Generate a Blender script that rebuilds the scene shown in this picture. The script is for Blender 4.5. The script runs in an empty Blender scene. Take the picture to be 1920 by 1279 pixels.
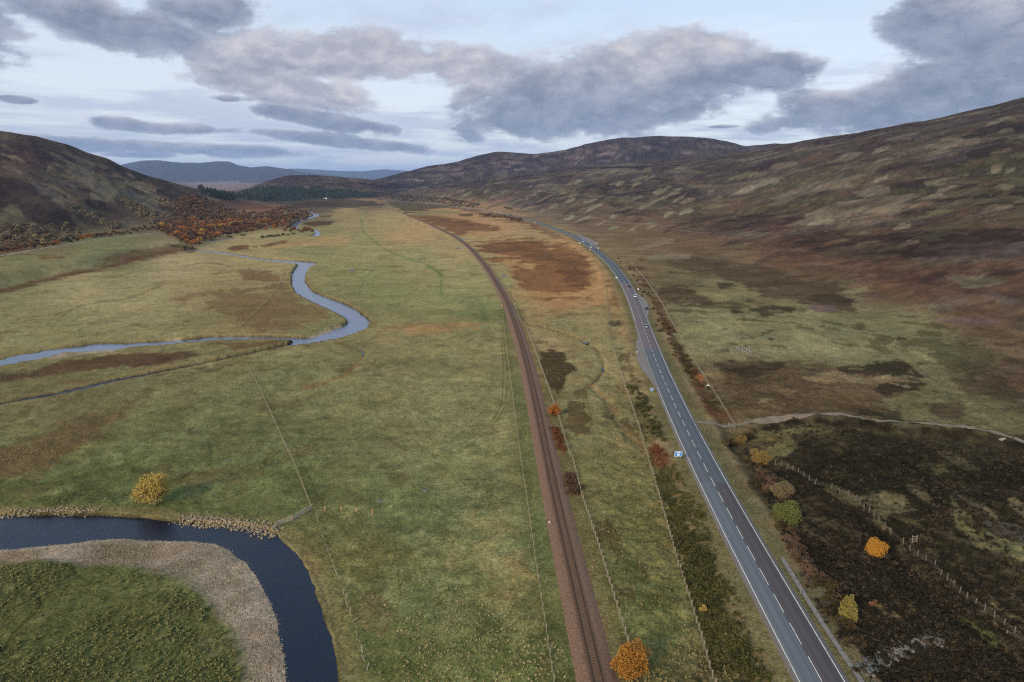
import bpy, math, random
import numpy as np
from mathutils import Vector, Matrix
random.seed(7)
RNG = np.random.default_rng(11)
SC = bpy.context.scene
COL = SC.collection
# ------------------------------------------------------------------ camera
H0 = 80.0                     # drone height above the valley floor
F = 1280.0                    # focal length in photo pixels (24 mm on 36 mm)
PITCH = math.atan((639.5 - 334.0) / F)
CP, SP = math.cos(PITCH), math.sin(PITCH)
cam_d = bpy.data.cameras.new('camera'); cam = bpy.data.objects.new('camera', cam_d); COL.objects.link(cam)
cam_d.lens = 24; cam_d.sensor_width = 36; cam_d.clip_end = 120000; cam_d.clip_start = 0.5
cam.location = (0, 0, H0); cam.rotation_euler = (math.pi / 2 - PITCH, 0, 0)
SC.camera = cam

def raydir(u, v):
    u = np.asarray(u, float); v = np.asarray(v, float)
    a = (u - 960.0) / F; b = (639.5 - v) / F
    return a, CP + b * SP, -SP + b * CP        # x, y, z
def G(u, v, z=0.0):
    x, y, dz = raydir(u, v); t = (z - H0) / dz
    return np.stack([x * t, y * t], -1)
def PX(pts, z=0.0):
    p = np.array(pts, float); return G(p[:, 0], p[:, 1], z)
def project(X, Y, Z):
    yc = Y * CP - (Z - H0) * SP
    zc = Y * SP + (Z - H0) * CP
    ok = yc > 1.0; yc = np.where(ok, yc, 1.0)
    return np.where(ok, 960 + F * X / yc, -1e5), np.where(ok, 639.5 - F * zc / yc, -1e5)

# ------------------------------------------------------------------ noise
_L = RNG.random((8, 256, 256)).astype(np.float32) * 2 - 1
def vn(x, y, k=0):
    xi = np.floor(x); yi = np.floor(y)
    fx = (x - xi).astype(np.float32); fy = (y - yi).astype(np.float32)
    fx = fx * fx * (3 - 2 * fx); fy = fy * fy * (3 - 2 * fy)
    x0 = xi.astype(np.int64) & 255; y0 = yi.astype(np.int64) & 255
    x1 = (x0 + 1) & 255; y1 = (y0 + 1) & 255
    T = _L[k & 7]
    a = T[x0, y0]; b = T[x1, y0]; c = T[x0, y1]; d = T[x1, y1]
    return a + (b - a) * fx + (c - a) * fy + (a - b - c + d) * fx * fy
def fbm(x, y, wl, octv=4, k=0, gain=0.5, sp=None):
    s = np.zeros(np.shape(x), np.float32); amp = 1.0; tot = 0.0
    c, sn = math.cos(0.6), math.sin(0.6)
    xx = x / wl; yy = y / wl; w = wl
    for i in range(octv):
        n = vn(xx + 13.7 * i + 5.1 * k, yy + 7.3 * i + 3.3 * k, k + i)
        if sp is not None: n = n * np.clip(w / (1.6 * sp) - 0.4, 0, 1)
        s += amp * n; tot += amp; amp *= gain; w /= 2.03
        xx, yy = (xx * c - yy * sn) * 2.03, (xx * sn + yy * c) * 2.03
    return s / tot * 1.6
def sstep(a, b, x):
    t = np.clip((x - a) / (b - a), 0, 1); return t * t * (3 - 2 * t)

def sd_poly(poly, x, y, margin):
    """signed distance, positive inside; -margin far away"""
    poly = np.asarray(poly, float)
    out = np.full(x.shape, -float(margin), np.float32)
    lo = poly.min(0) - margin; hi = poly.max(0) + margin
    sel = np.nonzero((x > lo[0]) & (x < hi[0]) & (y > lo[1]) & (y < hi[1]))
    if sel[0].size == 0: return out
    px = x[sel]; py = y[sel]
    d2 = np.full(px.shape, 1e18); ins = np.zeros(px.shape, bool)
    n = len(poly)
    for i in range(n):
        ax, ay = poly[i]; bx, by = poly[(i + 1) % n]
        ex, ey = bx - ax, by - ay; L = ex * ex + ey * ey + 1e-12
        t = np.clip(((px - ax) * ex + (py - ay) * ey) / L, 0, 1)
        dx = px - ax - t * ex; dy = py - ay - t * ey
        d2 = np.minimum(d2, dx * dx + dy * dy)
        if ay != by:
            c = ((ay > py) != (by > py)) & (px < ex * (py - ay) / ey + ax)
            ins ^= c
    d = np.sqrt(d2); out[sel] = np.maximum(np.where(ins, d, -d), -margin)
    return out
def dist_line(line, x, y, margin):
    line = np.asarray(line, float)
    out = np.full(x.shape, float(margin), np.float32)
    for i in range(len(line) - 1):
        ax, ay = line[i]; bx, by = line[i + 1]
        sel = np.nonzero((x > min(ax, bx) - margin) & (x < max(ax, bx) + margin) & (y > min(ay, by) - margin) & (y < max(ay, by) + margin))
        if sel[0].size == 0: continue
        px = x[sel]; py = y[sel]
        ex, ey = bx - ax, by - ay; L = ex * ex + ey * ey + 1e-12
        t = np.clip(((px - ax) * ex + (py - ay) * ey) / L, 0, 1)
        d = np.hypot(px - ax - t * ex, py - ay - t * ey)
        out[sel] = np.minimum(out[sel], d)
    return out
def resample(p, step, smooth=0):
    p = np.asarray(p, float)
    s = np.r_[0, np.cumsum(np.hypot(*np.diff(p, axis=0).T))]
    n = max(2, int(s[-1] / step) + 1); t = np.linspace(0, s[-1], n)
    q = np.stack([np.interp(t, s, p[:, 0]), np.interp(t, s, p[:, 1])], -1)
    k = int(smooth / step)
    if k > 1:
        for _ in range(2):
            pad = np.r_[q[:1] + (q[:1] - q[k:0:-1]), q, q[-1:] + (q[-1:] - q[-2:-k - 2:-1])]
            ker = np.ones(2 * k + 1) / (2 * k + 1)
            q = np.stack([np.convolve(pad[:, j], ker, 'valid') for j in (0, 1)], -1)
    return q
def offset_line(p, d):
    t = np.gradient(p, axis=0); t /= np.hypot(t[:, 0], t[:, 1])[:, None]
    return p + np.stack([t[:, 1], -t[:, 0]], -1) * d      # +d = right of travel direction

# ------------------------------------------------------------------ traced lines of the valley floor
ROADZ, RAILZ = 0.70, 0.75
Lp = [(1560,1400),(1502.6,1279),(1392,1065.5),(1358.5,1000),(1301,880),(1256,779),(1234,728),(1215.6,681),(1203,640),(1191,602),(1179,561),(1164,530),(1155,518),(1142,497),(1126,481),(1106,466.5),(1084.6,452),(1060,439)]
Rp = [(1655,1400),(1584.4,1279),(1539.7,1207),(1452.4,1063),(1415,1000),(1340,869),(1296,786),(1272,737.5),(1251,690.6),(1229,640),(1216,606),(1204.5,576),(1194,553),(1181.5,532),(1175,520),(1157,499),(1134,479),(1117.5,464.5),(1084.6,443),(1060,433)]
la, ra = np.array(Lp), np.array(Rp)
vv = np.array([1400,1279,1200,1130,1065,1000,940,880,830,780,728,681,640,602,570,545,520,498,480,465,452,441])
uc = 0.5 * (np.interp(-vv, -la[:, 0 + 1], la[:, 0]) + np.interp(-vv, -ra[:, 1], ra[:, 0]))
road_px = [(a, b) for a, b in zip(uc, vv)] + [(1030,425),(1000,415),(970,407),(930,399),(900,394.5),(850,387.5),(800,381.5),(760,378.5),(720,376.5)]
road_c = PX(road_px, ROADZ)
d0 = road_c[0] - road_c[3]; d0 /= np.hypot(*d0)
road_c = np.r_[[road_c[0] + d0 * 260], road_c]
road_c = resample(road_c, 3.0, 24)
rail_px = [(1150,1400),(1121,1279),(1097,1170),(1070,1056),(1048,960),(1025.5,860),(1009,771),(992.5,701),(982,654),(967,611),(953,570),(933,533),(907,494),(880,463),(853,443),(820,427),(787,412),(757,400),(740,393.5),(722,389)]
rail_c = PX(rail_px, RAILZ)
d0 = rail_c[0] - rail_c[2]; d0 /= np.hypot(*d0)
rail_c = np.r_[[rail_c[0] + d0 * 260], rail_c]
rail_c = resample(rail_c, 3.0, 30)
def lateral(line, x, y):
    """signed lateral offset from a line that runs away from us (positive = east)"""
    xr = np.interp(y, line[:, 1], line[:, 0]); sl = np.interp(y, line[:, 1], np.gradient(line[:, 0], line[:, 1]))
    return (x - xr) / np.sqrt(1 + sl * sl)
WZ = -1.0
RIVERS = [PX(p, WZ) for p in [
 [(-900,985),(-60,970),(0,968),(100,966),(180,966),(260,971),(330,979),(400,984),(450,986),(490,992),(520,1006),(550,1035),(575,1070),(590,1110),(605,1150),(620,1200),(634,1260),(640,1300),(655,1450),(662,1800),
  (560,1800),(556,1450),(552,1300),(540,1220),(528,1170),(512,1120),(490,1080),(470,1050),(440,1030),(410,1016),(370,1012),(300,1010),(240,1005),(180,1008),(120,1015),(60,1022),(0,1027),(-60,1032),(-900,1090)],
 [(347,467.5),(393,471),(430,475),(467,481.5),(500,487),(560,490),(599,494),(582,502),(575,510),(571,527),(585,547),(610,558),(643,569),(667,581),(687,596),(696,606),(688,620),(660,631),(633,638),(583,647),(545,653),(538,650),
  (548,641),(488,638),(413,639.5),(353,645),(285,650),(240,653),(124,660),(75,672),(0,686),(-300,740),(-900,850),(-900,815),(-300,722),(0,675.5),(45,665),(124,653),(188,645),(240,645),(285,642),(349,638),(398,633),(488,632),(563,635),(590,634),(617,625),(640,614),(653,606),(640,595),(617,583),(583,567),(555,550),(547,533),(548,513),(559,497),(500,490),(467,485),(430,478.5),(393,474),(347,470.5)],
 [(579,395.5),(588,400),(600,402),(597,406.5),(581,411.5),(566,418),(558,423),(562,429),(547,429),(544,422),(556,416),(567,411),(585,406),(588,403),(577,397)],
 [(581,430.5),(595,432),(602,437),(598,442.5),(583,443.5),(592,437.5),(588,433.5)]]]
def band(pts, w0, w1):
    p = resample(PX(pts, WZ), 6, 10); w = np.linspace(w0, w1, len(p))[:, None]
    t = np.gradient(p, axis=0); t /= np.hypot(t[:, 0], t[:, 1])[:, None]; n = np.stack([t[:, 1], -t[:, 0]], -1)
    return np.r_[p + n * w, (p - n * w)[::-1]]
BROOK = band([(-900,960),(-200,800),(0,759),(113,739),(225,713),(338,692),(413,678),(469,666),(540,650)], 1.5, 2.6)
GRAVEL = [PX(p, -0.5) for p in [
 [(-900,1095),(-60,1032),(0,1027),(60,1022),(120,1015),(180,1008),(240,1005),(300,1010),(370,1012),(410,1016),(440,1030),(470,1050),(490,1080),(512,1120),(528,1170),(540,1220),(552,1300),(556,1450),(560,1800),
  (460,1800),(466,1450),(464,1300),(460,1260),(448,1220),(430,1180),(400,1140),(370,1110),(340,1092),(300,1077),(250,1068),(180,1061),(120,1058),(60,1059),(0,1062),(-60,1066),(-900,1160)],
 [(572,635),(600,622),(640,611),(655,604),(656,609),(640,618),(617,627),(590,636)],
 [(262,645),(285,640),(330,636),(350,636),(320,643),(285,648)],
 [(85,672),(124,659),(190,650),(240,651),(215,659),(150,665),(100,673)],
 [(385,452),(440,446),(490,446.5),(440,449),(400,455)]]]

# ------------------------------------------------------------------ hills: foot and crest tables
def table(rows):
    out = []
    for r in rows:
        u, v, D = r[:3]
        x, y, z = raydir(u, v); th = math.atan2(x, y); hd = D / math.cos(th)
        zz = r[3] if len(r) > 3 else H0 + hd * float(z / math.hypot(x, y))
        out.append((th, hd, zz))
    return np.array(sorted(out))
def foot(rows):
    out = []
    for u, v in rows:
        p = G(u, v); out.append((math.atan2(p[0], p[1]), math.hypot(*p)))
    return np.array(sorted(out))
TH = np.linspace(-math.pi, math.pi, 7201)
def smooth_tab(th, val, deg):
    a = np.interp(TH, th, val); k = max(1, int(deg / 0.05)); ker = np.hanning(2 * k + 3)[1:-1]; ker /= ker.sum()
    return np.convolve(np.r_[a[:1].repeat(k), a, a[-1:].repeat(k)], ker, 'valid')
class Hill:
    def __init__(s, crest, foot_, fade, power=1.35, sm=0.35, relief=1.0):
        s.Dc = smooth_tab(crest[:, 0], crest[:, 1], 1.5); s.zc = smooth_tab(crest[:, 0], crest[:, 2], sm)
        s.Df = smooth_tab(foot_[:, 0], foot_[:, 1], 1.5)
        f = np.interp(TH, [math.radians(a) for a in fade], [0, 1, 1, 0]); s.zc = s.zc * (f * f * (3 - 2 * f))
        s.p = power; s.relief = relief
    def __call__(s, th, D, x, y):
        Dc = np.interp(th, TH, s.Dc); zc = np.interp(th, TH, s.zc); Df = np.minimum(np.interp(th, TH, s.Df), Dc * 0.93)
        t = (D - Df) / (Dc - Df)
        up = np.clip(t, 0, 1); g = 0.75 * up ** s.p + 0.25 * up * up * (3 - 2 * up)
        back = np.clip(t - 1, 0, 3); g = np.where(t > 1, 1 - 0.25 * back ** 1.3, g)
        g = np.maximum(g, 0)
        w = np.clip(g * 3, 0, 1) * np.clip(1.15 - g, 0.04, 1)
        r = s.relief
        n = fbm(x, y, 330 * r, 5, 2) * 17 * r - np.abs(fbm(x * 1.0 + y * .5, y * .35 - x * .2, 120 * r, 5, 4)) * 15 * r + 6 * r
        return np.maximum(zc, 0) * g + n * w * np.clip(zc / 60, 0, 1)
crR = table([(5000,60,900),(2600,60,1400),(2200,125,1500),(2050,155,1550),(1920,184,1600),(1860,200,1600),(1800,213,1650),(1740,226,1700),(1700,231,1750),(1650,241,1800),(1600,250,1900),(1550,256,2000),(1500,264,2150),(1450,274,2350),(1400,284,2500),(1310,295,2700),(1200,303,2800),(1100,311,2900),(1000,323,2950),(900,338,3000),(800,351,3000),(700,362,3000),(640,368,3000)])
ftR = foot([(9000,2500),(2600,800),(1920,700),(1800,640),(1700,600),(1600,560),(1500,522),(1400,492),(1300,468),(1200,445),(1130,428),(1050,411),(980,400),(900,390),(800,380),(700,375),(640,373)])
crM = table([(560,350,4300),(620,348,4300),(660,343,4300),(690,338,4300),(720,333,4300),(760,322,4300),(800,312,4300),(830,308,4300),(860,302,4300),(900,290,4300),(930,284,4300),(960,284,4300),(1000,288,4300),(1060,280,4300),(1110,267,4200),(1140,261,4200),(1170,257,4200),(1240,254,4200),(1310,257,4200),(1350,262,4200),(1400,274,4200),(1450,269,4200),(1510,268,4200),(1600,270,4200),(1800,270,4200)])
ftM = foot([(400,372),(2200,372)])
crS = table([(380,372,3200),(430,364,3200),(470,352,3200),(500,341,3200),(525,333,3200),(545,329,3200),(580,328,3200),(640,332,3200),(700,338,3300),(760,347,3300),(850,360,3300),(900,368,3300)])
ftS = foot([(300,376),(500,375),(700,374),(950,374)])
crL = table([(-5000,100,700),(-700,150,1300),(-300,205,1350),(-80,242,1450),(0,253,1500),(40,258,1500),(90,268,1520),(130,278,1550),(165,291,1580),(200,300,1600),(240,316,1630),(280,330,1660),(330,343,1700),(370,354,1750),(410,366,1800),(440,374,1850),(500,380,1950),(560,385,2000),(620,388,2000,8),(680,388,2000,0)])
ftL = foot([(-9000,1700),(-2500,800),(-700,610),(-300,530),(0,478),(100,461),(200,444),(300,435),(380,424),(450,411),(520,404),(580,398),(680,392)])
crF = table([(150,330,15000),(200,316,15000),(235,307,15000),(270,301,15000),(300,300,15000),(340,305,15000),(370,305,15000),(410,302,15000),(430,303,15000),(445,310,15000),(470,315,15000),(500,312,15000),(540,317,15000),(560,322,15000),(620,328,15000),(700,333,15000,60),(760,336,15000,20)])
ftF = foot([(0,344),(1200,344)])
crF2 = table([(450,322,23000),(520,320,23000),(545,316,23000),(600,317,23000),(640,320,23000),(680,321,23000),(720,317,23000),(770,320,23000),(840,326,23000),(1000,330,23000)])
ftF2 = foot([(0,339),(1200,339)])
HILLS = [('R', Hill(crR, ftR, (-14, -7, 100, 150), 1.3)), ('L', Hill(crL, ftL, (-150, -100, -17, -11.5), 1.25)),
         ('M', Hill(crM, ftM, (-19, -10, 33, 40), 1.1, 0.15, 1.6)), ('S', Hill(crS, ftS, (-24, -20, -8, -2), 1.2, 0.2, 1.2)),
         ('F', Hill(crF, ftF, (-36, -32, -12, -8), 1.0, 0.12, 5.0)), ('F2', Hill(crF2, ftF2, (-24, -18, -4, 2), 1.0, 0.12, 6.0))]
TERR = PX([(-900,760),(-300,620),(-30,553),(0,546),(60,530),(120,517),(200,503),(250,487),(300,475),(345,468),(370,462),(420,440),(480,432),(560,420),(560,398),(300,400),(-300,400),(-3000,700)])
DITCH = [(PX(p), w, d) for p, w, d in [
 ([(1330,845),(1360,838),(1390,822),(1430,806),(1470,794),(1520,792),(1590,797),(1680,803),(1760,810),(1850,822),(1920,842),(2100,890)], 5.0, 2.2),
 ([(1600,960),(1650,1000),(1700,1060),(1760,1130),(1830,1195),(1900,1250),(2000,1340)], 2.2, 1.3),
 ([(982,607),(1024,615),(1062,626),(1094,640),(1116,651),(1130,672),(1132,691),(1123,710),(1106,722)], 1.6, 0.6),
 ([(1106,722),(1140,748),(1160,790),(1185,820),(1205,838)], 2.0, 0.7),
 ([(677,655),(680,668),(660,695),(617,717)], 2.5, 0.35)]]
def terrain(x, y, want_parts=False):
    x = np.asarray(x, float); y = np.asarray(y, float)
    D = np.hypot(x, y); th = np.arctan2(x, y)
    lr = lateral(road_c, x, y); ll = lateral(rail_c, x, y)
    guard = 3 + 0.012 * D
    aroad = np.abs(lr); arail = np.abs(ll)
    endw = sstep(2480, 2380, y); near = sstep(7, 15, aroad - guard) * sstep(6, 12, arail - guard)
    # valley-floor roughness
    east = sstep(9, 22, lr) * sstep(520, 330, D)
    verge = sstep(9, 14, -lr) * sstep(34, 20, -lr) * sstep(420, 250, D)
    tuss = fbm(x, y, 2.2, 3, 1)
    z = fbm(x, y, 90, 3, 3) * 0.8 * near + tuss * (0.13 + 0.32 * east + 0.3 * verge) * sstep(0, 6, np.minimum(aroad - 6, arail - 5))
    z = z + east * near * fbm(x, y, 28, 3, 5) * 1.1
    z = z - 0.9 * sstep(5.5, 11, lr) * sstep(26, 14, lr) * sstep(500, 300, D)
    z = z - 0.6 * verge
    # terrace on the west side
    st = sd_poly(TERR, x, y, 60); z = z + 7.0 * sstep(-4, 34, st)
    hs = []
    for k, h in HILLS: hs.append(h(th, D, x, y))
    hs = np.stack(hs)
    hm = hs.max(0)
    z = np.where(hm > 0, z + hm, z)
    for ln, w, dp in DITCH:
        d = dist_line(ln, x, y, w * 2.5); z = z - dp * sstep(w * 1.3, w * 0.15, d)
    # embankments
    wr = sstep(8.5 + guard, 5.0 + guard * 0.8, aroad) * endw; z = z * (1 - wr) + (ROADZ - 0.16) * wr
    wl = sstep(5.2 + guard * .5, 3.4 + guard * .4, arail) * sstep(2000, 1850, y); z = z * (1 - wl) + (RAILZ - 0.70) * wl
    # gravel bars and river beds
    g = np.full(x.shape, -9.0, np.float32)
    for P in GRAVEL: g = np.maximum(g, sd_poly(P, x, y, 9))
    r0 = np.full(x.shape, -12.0, np.float32)
    for P in RIVERS: r0 = np.maximum(r0, sd_poly(P, x, y, 12))
    gw = np.maximum(sstep(-1.0, 2.5, g + 0.7 * tuss + 1.1 * fbm(x, y, 9, 3, 2)), sstep(-7, -5.5, g) * sstep(-5, -3.5, r0) * (D < 600) * (y < 170))
    z = z * (1 - gw) + (-0.62 + 0.12 * fbm(x, y, 14, 3, 2) + 0.05 * tuss) * gw
    r = r0
    jag = 0.55 * fbm(x, y, 4.5, 3, 6)
    bed = sstep(-0.6, 0.9, r + jag * (1 - gw)) * (1 - gw) + gw * sstep(-4.0, 4.0, r)
    z = z * (1 - bed) + np.where(gw > .5, -1.9, -2.1) * bed
    b = sd_poly(BROOK, x, y, 6); bb = sstep(-0.8, 0.5, b + 0.3 * tuss); z = z * (1 - bb) + (-1.7) * bb
    if want_parts: return z, hs, lr, ll, g, gw, np.maximum(r, b), st
    return z
def hz(x, y): return float(terrain(np.array([x]), np.array([y]))[0])
def cast(pts):
    """where the line of sight through photo pixels meets the terrain"""
    p = np.array(pts, float); dx, dy, dz = raydir(p[:, 0], p[:, 1]); n = len(p)
    t = 60 * np.exp(np.arange(0, 620) * 0.0085)
    X = dx[:, None] * t; Y = dy[:, None] * t; Z = H0 + dz[:, None] * t
    hit = (Z - terrain(X.ravel(), Y.ravel()).reshape(X.shape)) < 0
    i = np.argmax(hit, 1); i[~hit.any(1)] = len(t) - 1; i = np.maximum(i, 1)
    a = t[i - 1]; b = t[i]
    for _ in range(10):
        m = (a + b) / 2; below = (H0 + dz * m - terrain(dx * m, dy * m)) < 0
        b = np.where(below, m, b); a = np.where(below, a, m)
    return np.stack([dx * b, dy * b, terrain(dx * b, dy * b)], -1)

# ------------------------------------------------------------------ materials
def lin(c):
    c = np.asarray(c, float) / 255.0
    return np.where(c <= 0.04045, c / 12.92, ((c + 0.055) / 1.055) ** 2.4)
def new_mat(name):
    m = bpy.data.materials.new(name); m.use_nodes = True; nt = m.node_tree
    b = nt.nodes['Principled BSDF']; return m, nt, b
def N(nt, t, **kw):
    n = nt.nodes.new(t)
    for k, v in kw.items():
        if k in n.inputs: n.inputs[k].default_value = v
        else: setattr(n, k, v)
    return n
def mixc(nt, mode, fac, a, b):
    m = nt.nodes.new('ShaderNodeMix'); m.data_type = 'RGBA'; m.blend_type = mode
    for sock, val in ((m.inputs[0], fac), (m.inputs[6], a), (m.inputs[7], b)):
        if hasattr(val, 'links'): nt.links.new(val, sock)
        elif isinstance(val, (int, float)): sock.default_value = val
        else: sock.default_value = (*val, 1) if len(val) == 3 else val
    return m.outputs[2]
def simple(name, rgb, rough=0.8, var=0.25, scale=2.0, metal=0.0, bump=0.0, spec=0.3, tint=True):
    m, nt, b = new_mat(name); c = lin(rgb) * (np.array([1.12, 1.02, .86]) if tint else 1)
    tc = N(nt, 'ShaderNodeTexCoord'); no = N(nt, 'ShaderNodeTexNoise', Scale=scale, Detail=5.0)
    nt.links.new(tc.outputs['Object'], no.inputs['Vector'])
    r = N(nt, 'ShaderNodeMapRange'); r.inputs[1].default_value = .3; r.inputs[2].default_value = .7
    nt.links.new(no.outputs['Fac'], r.inputs[0])
    o = mixc(nt, 'MIX', r.outputs[0], tuple(c * (1 - var)), tuple(np.minimum(c * (1 + var), 1)))
    nt.links.new(o, b.inputs['Base Color'])
    b.inputs['Roughness'].default_value = rough; b.inputs['Metallic'].default_value = metal
    b.inputs['Specular IOR Level'].default_value = spec
    if bump:
        bp = N(nt, 'ShaderNodeBump', Strength=bump, Distance=0.1); nt.links.new(no.outputs['Fac'], bp.inputs['Height']); nt.links.new(bp.outputs[0], b.inputs['Normal'])
    return m
def ground_mat():
    m, nt, b = new_mat('ground_cover')
    at = N(nt, 'ShaderNodeAttribute', attribute_name='col')
    tc = N(nt, 'ShaderNodeNewGeometry')
    n1 = N(nt, 'ShaderNodeTexNoise', Scale=1.7, Detail=7.0, Roughness=0.72); nt.links.new(tc.outputs['Position'], n1.inputs['Vector'])
    n2 = N(nt, 'ShaderNodeTexNoise', Scale=0.16, Detail=5.0, Roughness=0.65); nt.links.new(tc.outputs['Position'], n2.inputs['Vector'])
    r = N(nt, 'ShaderNodeMapRange'); r.inputs[1].default_value = .32; r.inputs[2].default_value = .7; r.inputs[3].default_value = .34; r.inputs[4].default_value = 1.7
    nt.links.new(n1.outputs['Fac'], r.inputs[0])
    r2 = N(nt, 'ShaderNodeMapRange'); r2.inputs[1].default_value = .3; r2.inputs[2].default_value = .7; r2.inputs[3].default_value = .86; r2.inputs[4].default_value = 1.14
    nt.links.new(n2.outputs['Fac'], r2.inputs[0])
    mu0 = N(nt, 'ShaderNodeMath', operation='MULTIPLY'); nt.links.new(r.outputs[0], mu0.inputs[0]); nt.links.new(r2.outputs[0], mu0.inputs[1])
    mp3 = N(nt, 'ShaderNodeMapping'); mp3.inputs['Scale'].default_value = (1, 1, .25); nt.links.new(tc.outputs['Position'], mp3.inputs['Vector'])
    n3 = N(nt, 'ShaderNodeTexNoise', Scale=0.05, Detail=8.0, Roughness=0.75); nt.links.new(mp3.outputs[0], n3.inputs['Vector'])
    r3 = N(nt, 'ShaderNodeMapRange'); r3.inputs[1].default_value = .32; r3.inputs[2].default_value = .68; r3.inputs[3].default_value = .76; r3.inputs[4].default_value = 1.24
    nt.links.new(n3.outputs['Fac'], r3.inputs[0])
    mu = N(nt, 'ShaderNodeMath', operation='MULTIPLY'); nt.links.new(mu0.outputs[0], mu.inputs[0]); nt.links.new(r3.outputs[0], mu.inputs[1])
    cr = N(nt, 'ShaderNodeCombineColor')
    for i in range(3): nt.links.new(mu.outputs[0], cr.inputs[i])
    nt.links.new(mixc(nt, 'MULTIPLY', 1.0, at.outputs['Color'], cr.outputs[0]), b.inputs['Base Color'])
    b.inputs['Roughness'].default_value = 0.95; b.inputs['Specular IOR Level'].default_value = 0.0
    bp = N(nt, 'ShaderNodeBump', Strength=0.55, Distance=0.35); nt.links.new(n1.outputs['Fac'], bp.inputs['Height']); nt.links.new(bp.outputs[0], b.inputs['Normal'])
    return m
M_GROUND = ground_mat()
def water_mat():
    m, nt, b = new_mat('river_water')
    g = N(nt, 'ShaderNodeNewGeometry')
    mp = N(nt, 'ShaderNodeMapping'); mp.inputs['Scale'].default_value = (0.75, 1.3, 1); mp.inputs['Rotation'].default_value = (0, 0, .5)
    nt.links.new(g.outputs['Position'], mp.inputs['Vector'])
    n = N(nt, 'ShaderNodeTexNoise', Scale=1.7, Detail=4.0, Roughness=0.6, Distortion=0.4); nt.links.new(mp.outputs[0], n.inputs['Vector'])
    n2 = N(nt, 'ShaderNodeTexNoise', Scale=0.09, Detail=3.0); nt.links.new(g.outputs['Position'], n2.inputs['Vector'])
    mu = N(nt, 'ShaderNodeMath', operation='MULTIPLY'); nt.links.new(n.outputs['Fac'], mu.inputs[0]); nt.links.new(n2.outputs['Fac'], mu.inputs[1])
    bp = N(nt, 'ShaderNodeBump', Strength=0.9, Distance=0.24); nt.links.new(mu.outputs[0], bp.inputs['Height']); nt.links.new(bp.outputs[0], b.inputs['Normal'])
    c = mixc(nt, 'MIX', n2.outputs['Fac'], (0.005, 0.008, 0.017), (0.008, 0.011, 0.020))
    nt.links.new(c, b.inputs['Base Color'])
    b.inputs['Roughness'].default_value = 0.06; b.inputs['IOR'].default_value = 1.33; b.inputs['Specular IOR Level'].default_value = 0.5
    return m
M_WATER = water_mat()
M_RIFFLE_SKY = M_WATER.copy(); M_RIFFLE_SKY.name = 'riffle_sky_sheen'
for n_ in M_RIFFLE_SKY.node_tree.nodes:
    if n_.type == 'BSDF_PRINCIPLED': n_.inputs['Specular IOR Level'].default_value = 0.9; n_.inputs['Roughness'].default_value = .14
    if n_.type == 'MIX': n_.inputs[6].default_value = (.06, .08, .12, 1); n_.inputs[7].default_value = (.20, .23, .30, 1)  # paler blue base colour paints in the sky reflection on the riffled reach
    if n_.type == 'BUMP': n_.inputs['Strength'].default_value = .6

# ------------------------------------------------------------------ object helpers
def tag(o, label=None, cat=None, group=None, kind=None):
    if label: o['label'] = label
    if cat: o['category'] = cat
    if group: o['group'] = group
    if kind: o['kind'] = kind
    return o
def mesh_obj(name, verts, faces, mat, parent=None, smooth=False, mats=None, fmat=None):
    me = bpy.data.meshes.new(name)
    verts = np.asarray(verts, np.float32).reshape(-1, 3)
    if isinstance(faces, np.ndarray):
        nf, k = faces.shape
        me.vertices.add(len(verts)); me.vertices.foreach_set('co', verts.ravel())
        me.loops.add(nf * k); me.loops.foreach_set('vertex_index', faces.astype(np.int32).ravel())
        me.polygons.add(nf); me.polygons.foreach_set('loop_start', np.arange(0, nf * k, k, dtype=np.int32))
        try: me.polygons.foreach_set('loop_total', np.full(nf, k, np.int32))
        except Exception: pass
        me.update(calc_edges=True)
    else:
        me.from_pydata(verts.tolist(), [], faces); me.update()
    for mm in (mats or [mat]): me.materials.append(mm)
    if fmat is not None: me.polygons.foreach_set('material_index', np.asarray(fmat, np.int32))
    if smooth: me.polygons.foreach_set('use_smooth', np.ones(len(me.polygons), bool))
    o = bpy.data.objects.new(name, me); COL.objects.link(o)
    if parent is not None: o.parent = parent
    return o
def empty(name, loc=(0, 0, 0), rz=0.0):
    o = bpy.data.objects.new(name, None); o.empty_display_size = 0.5; COL.objects.link(o)
    o.location = loc; o.rotation_euler = (0, 0, rz); return o
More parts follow.
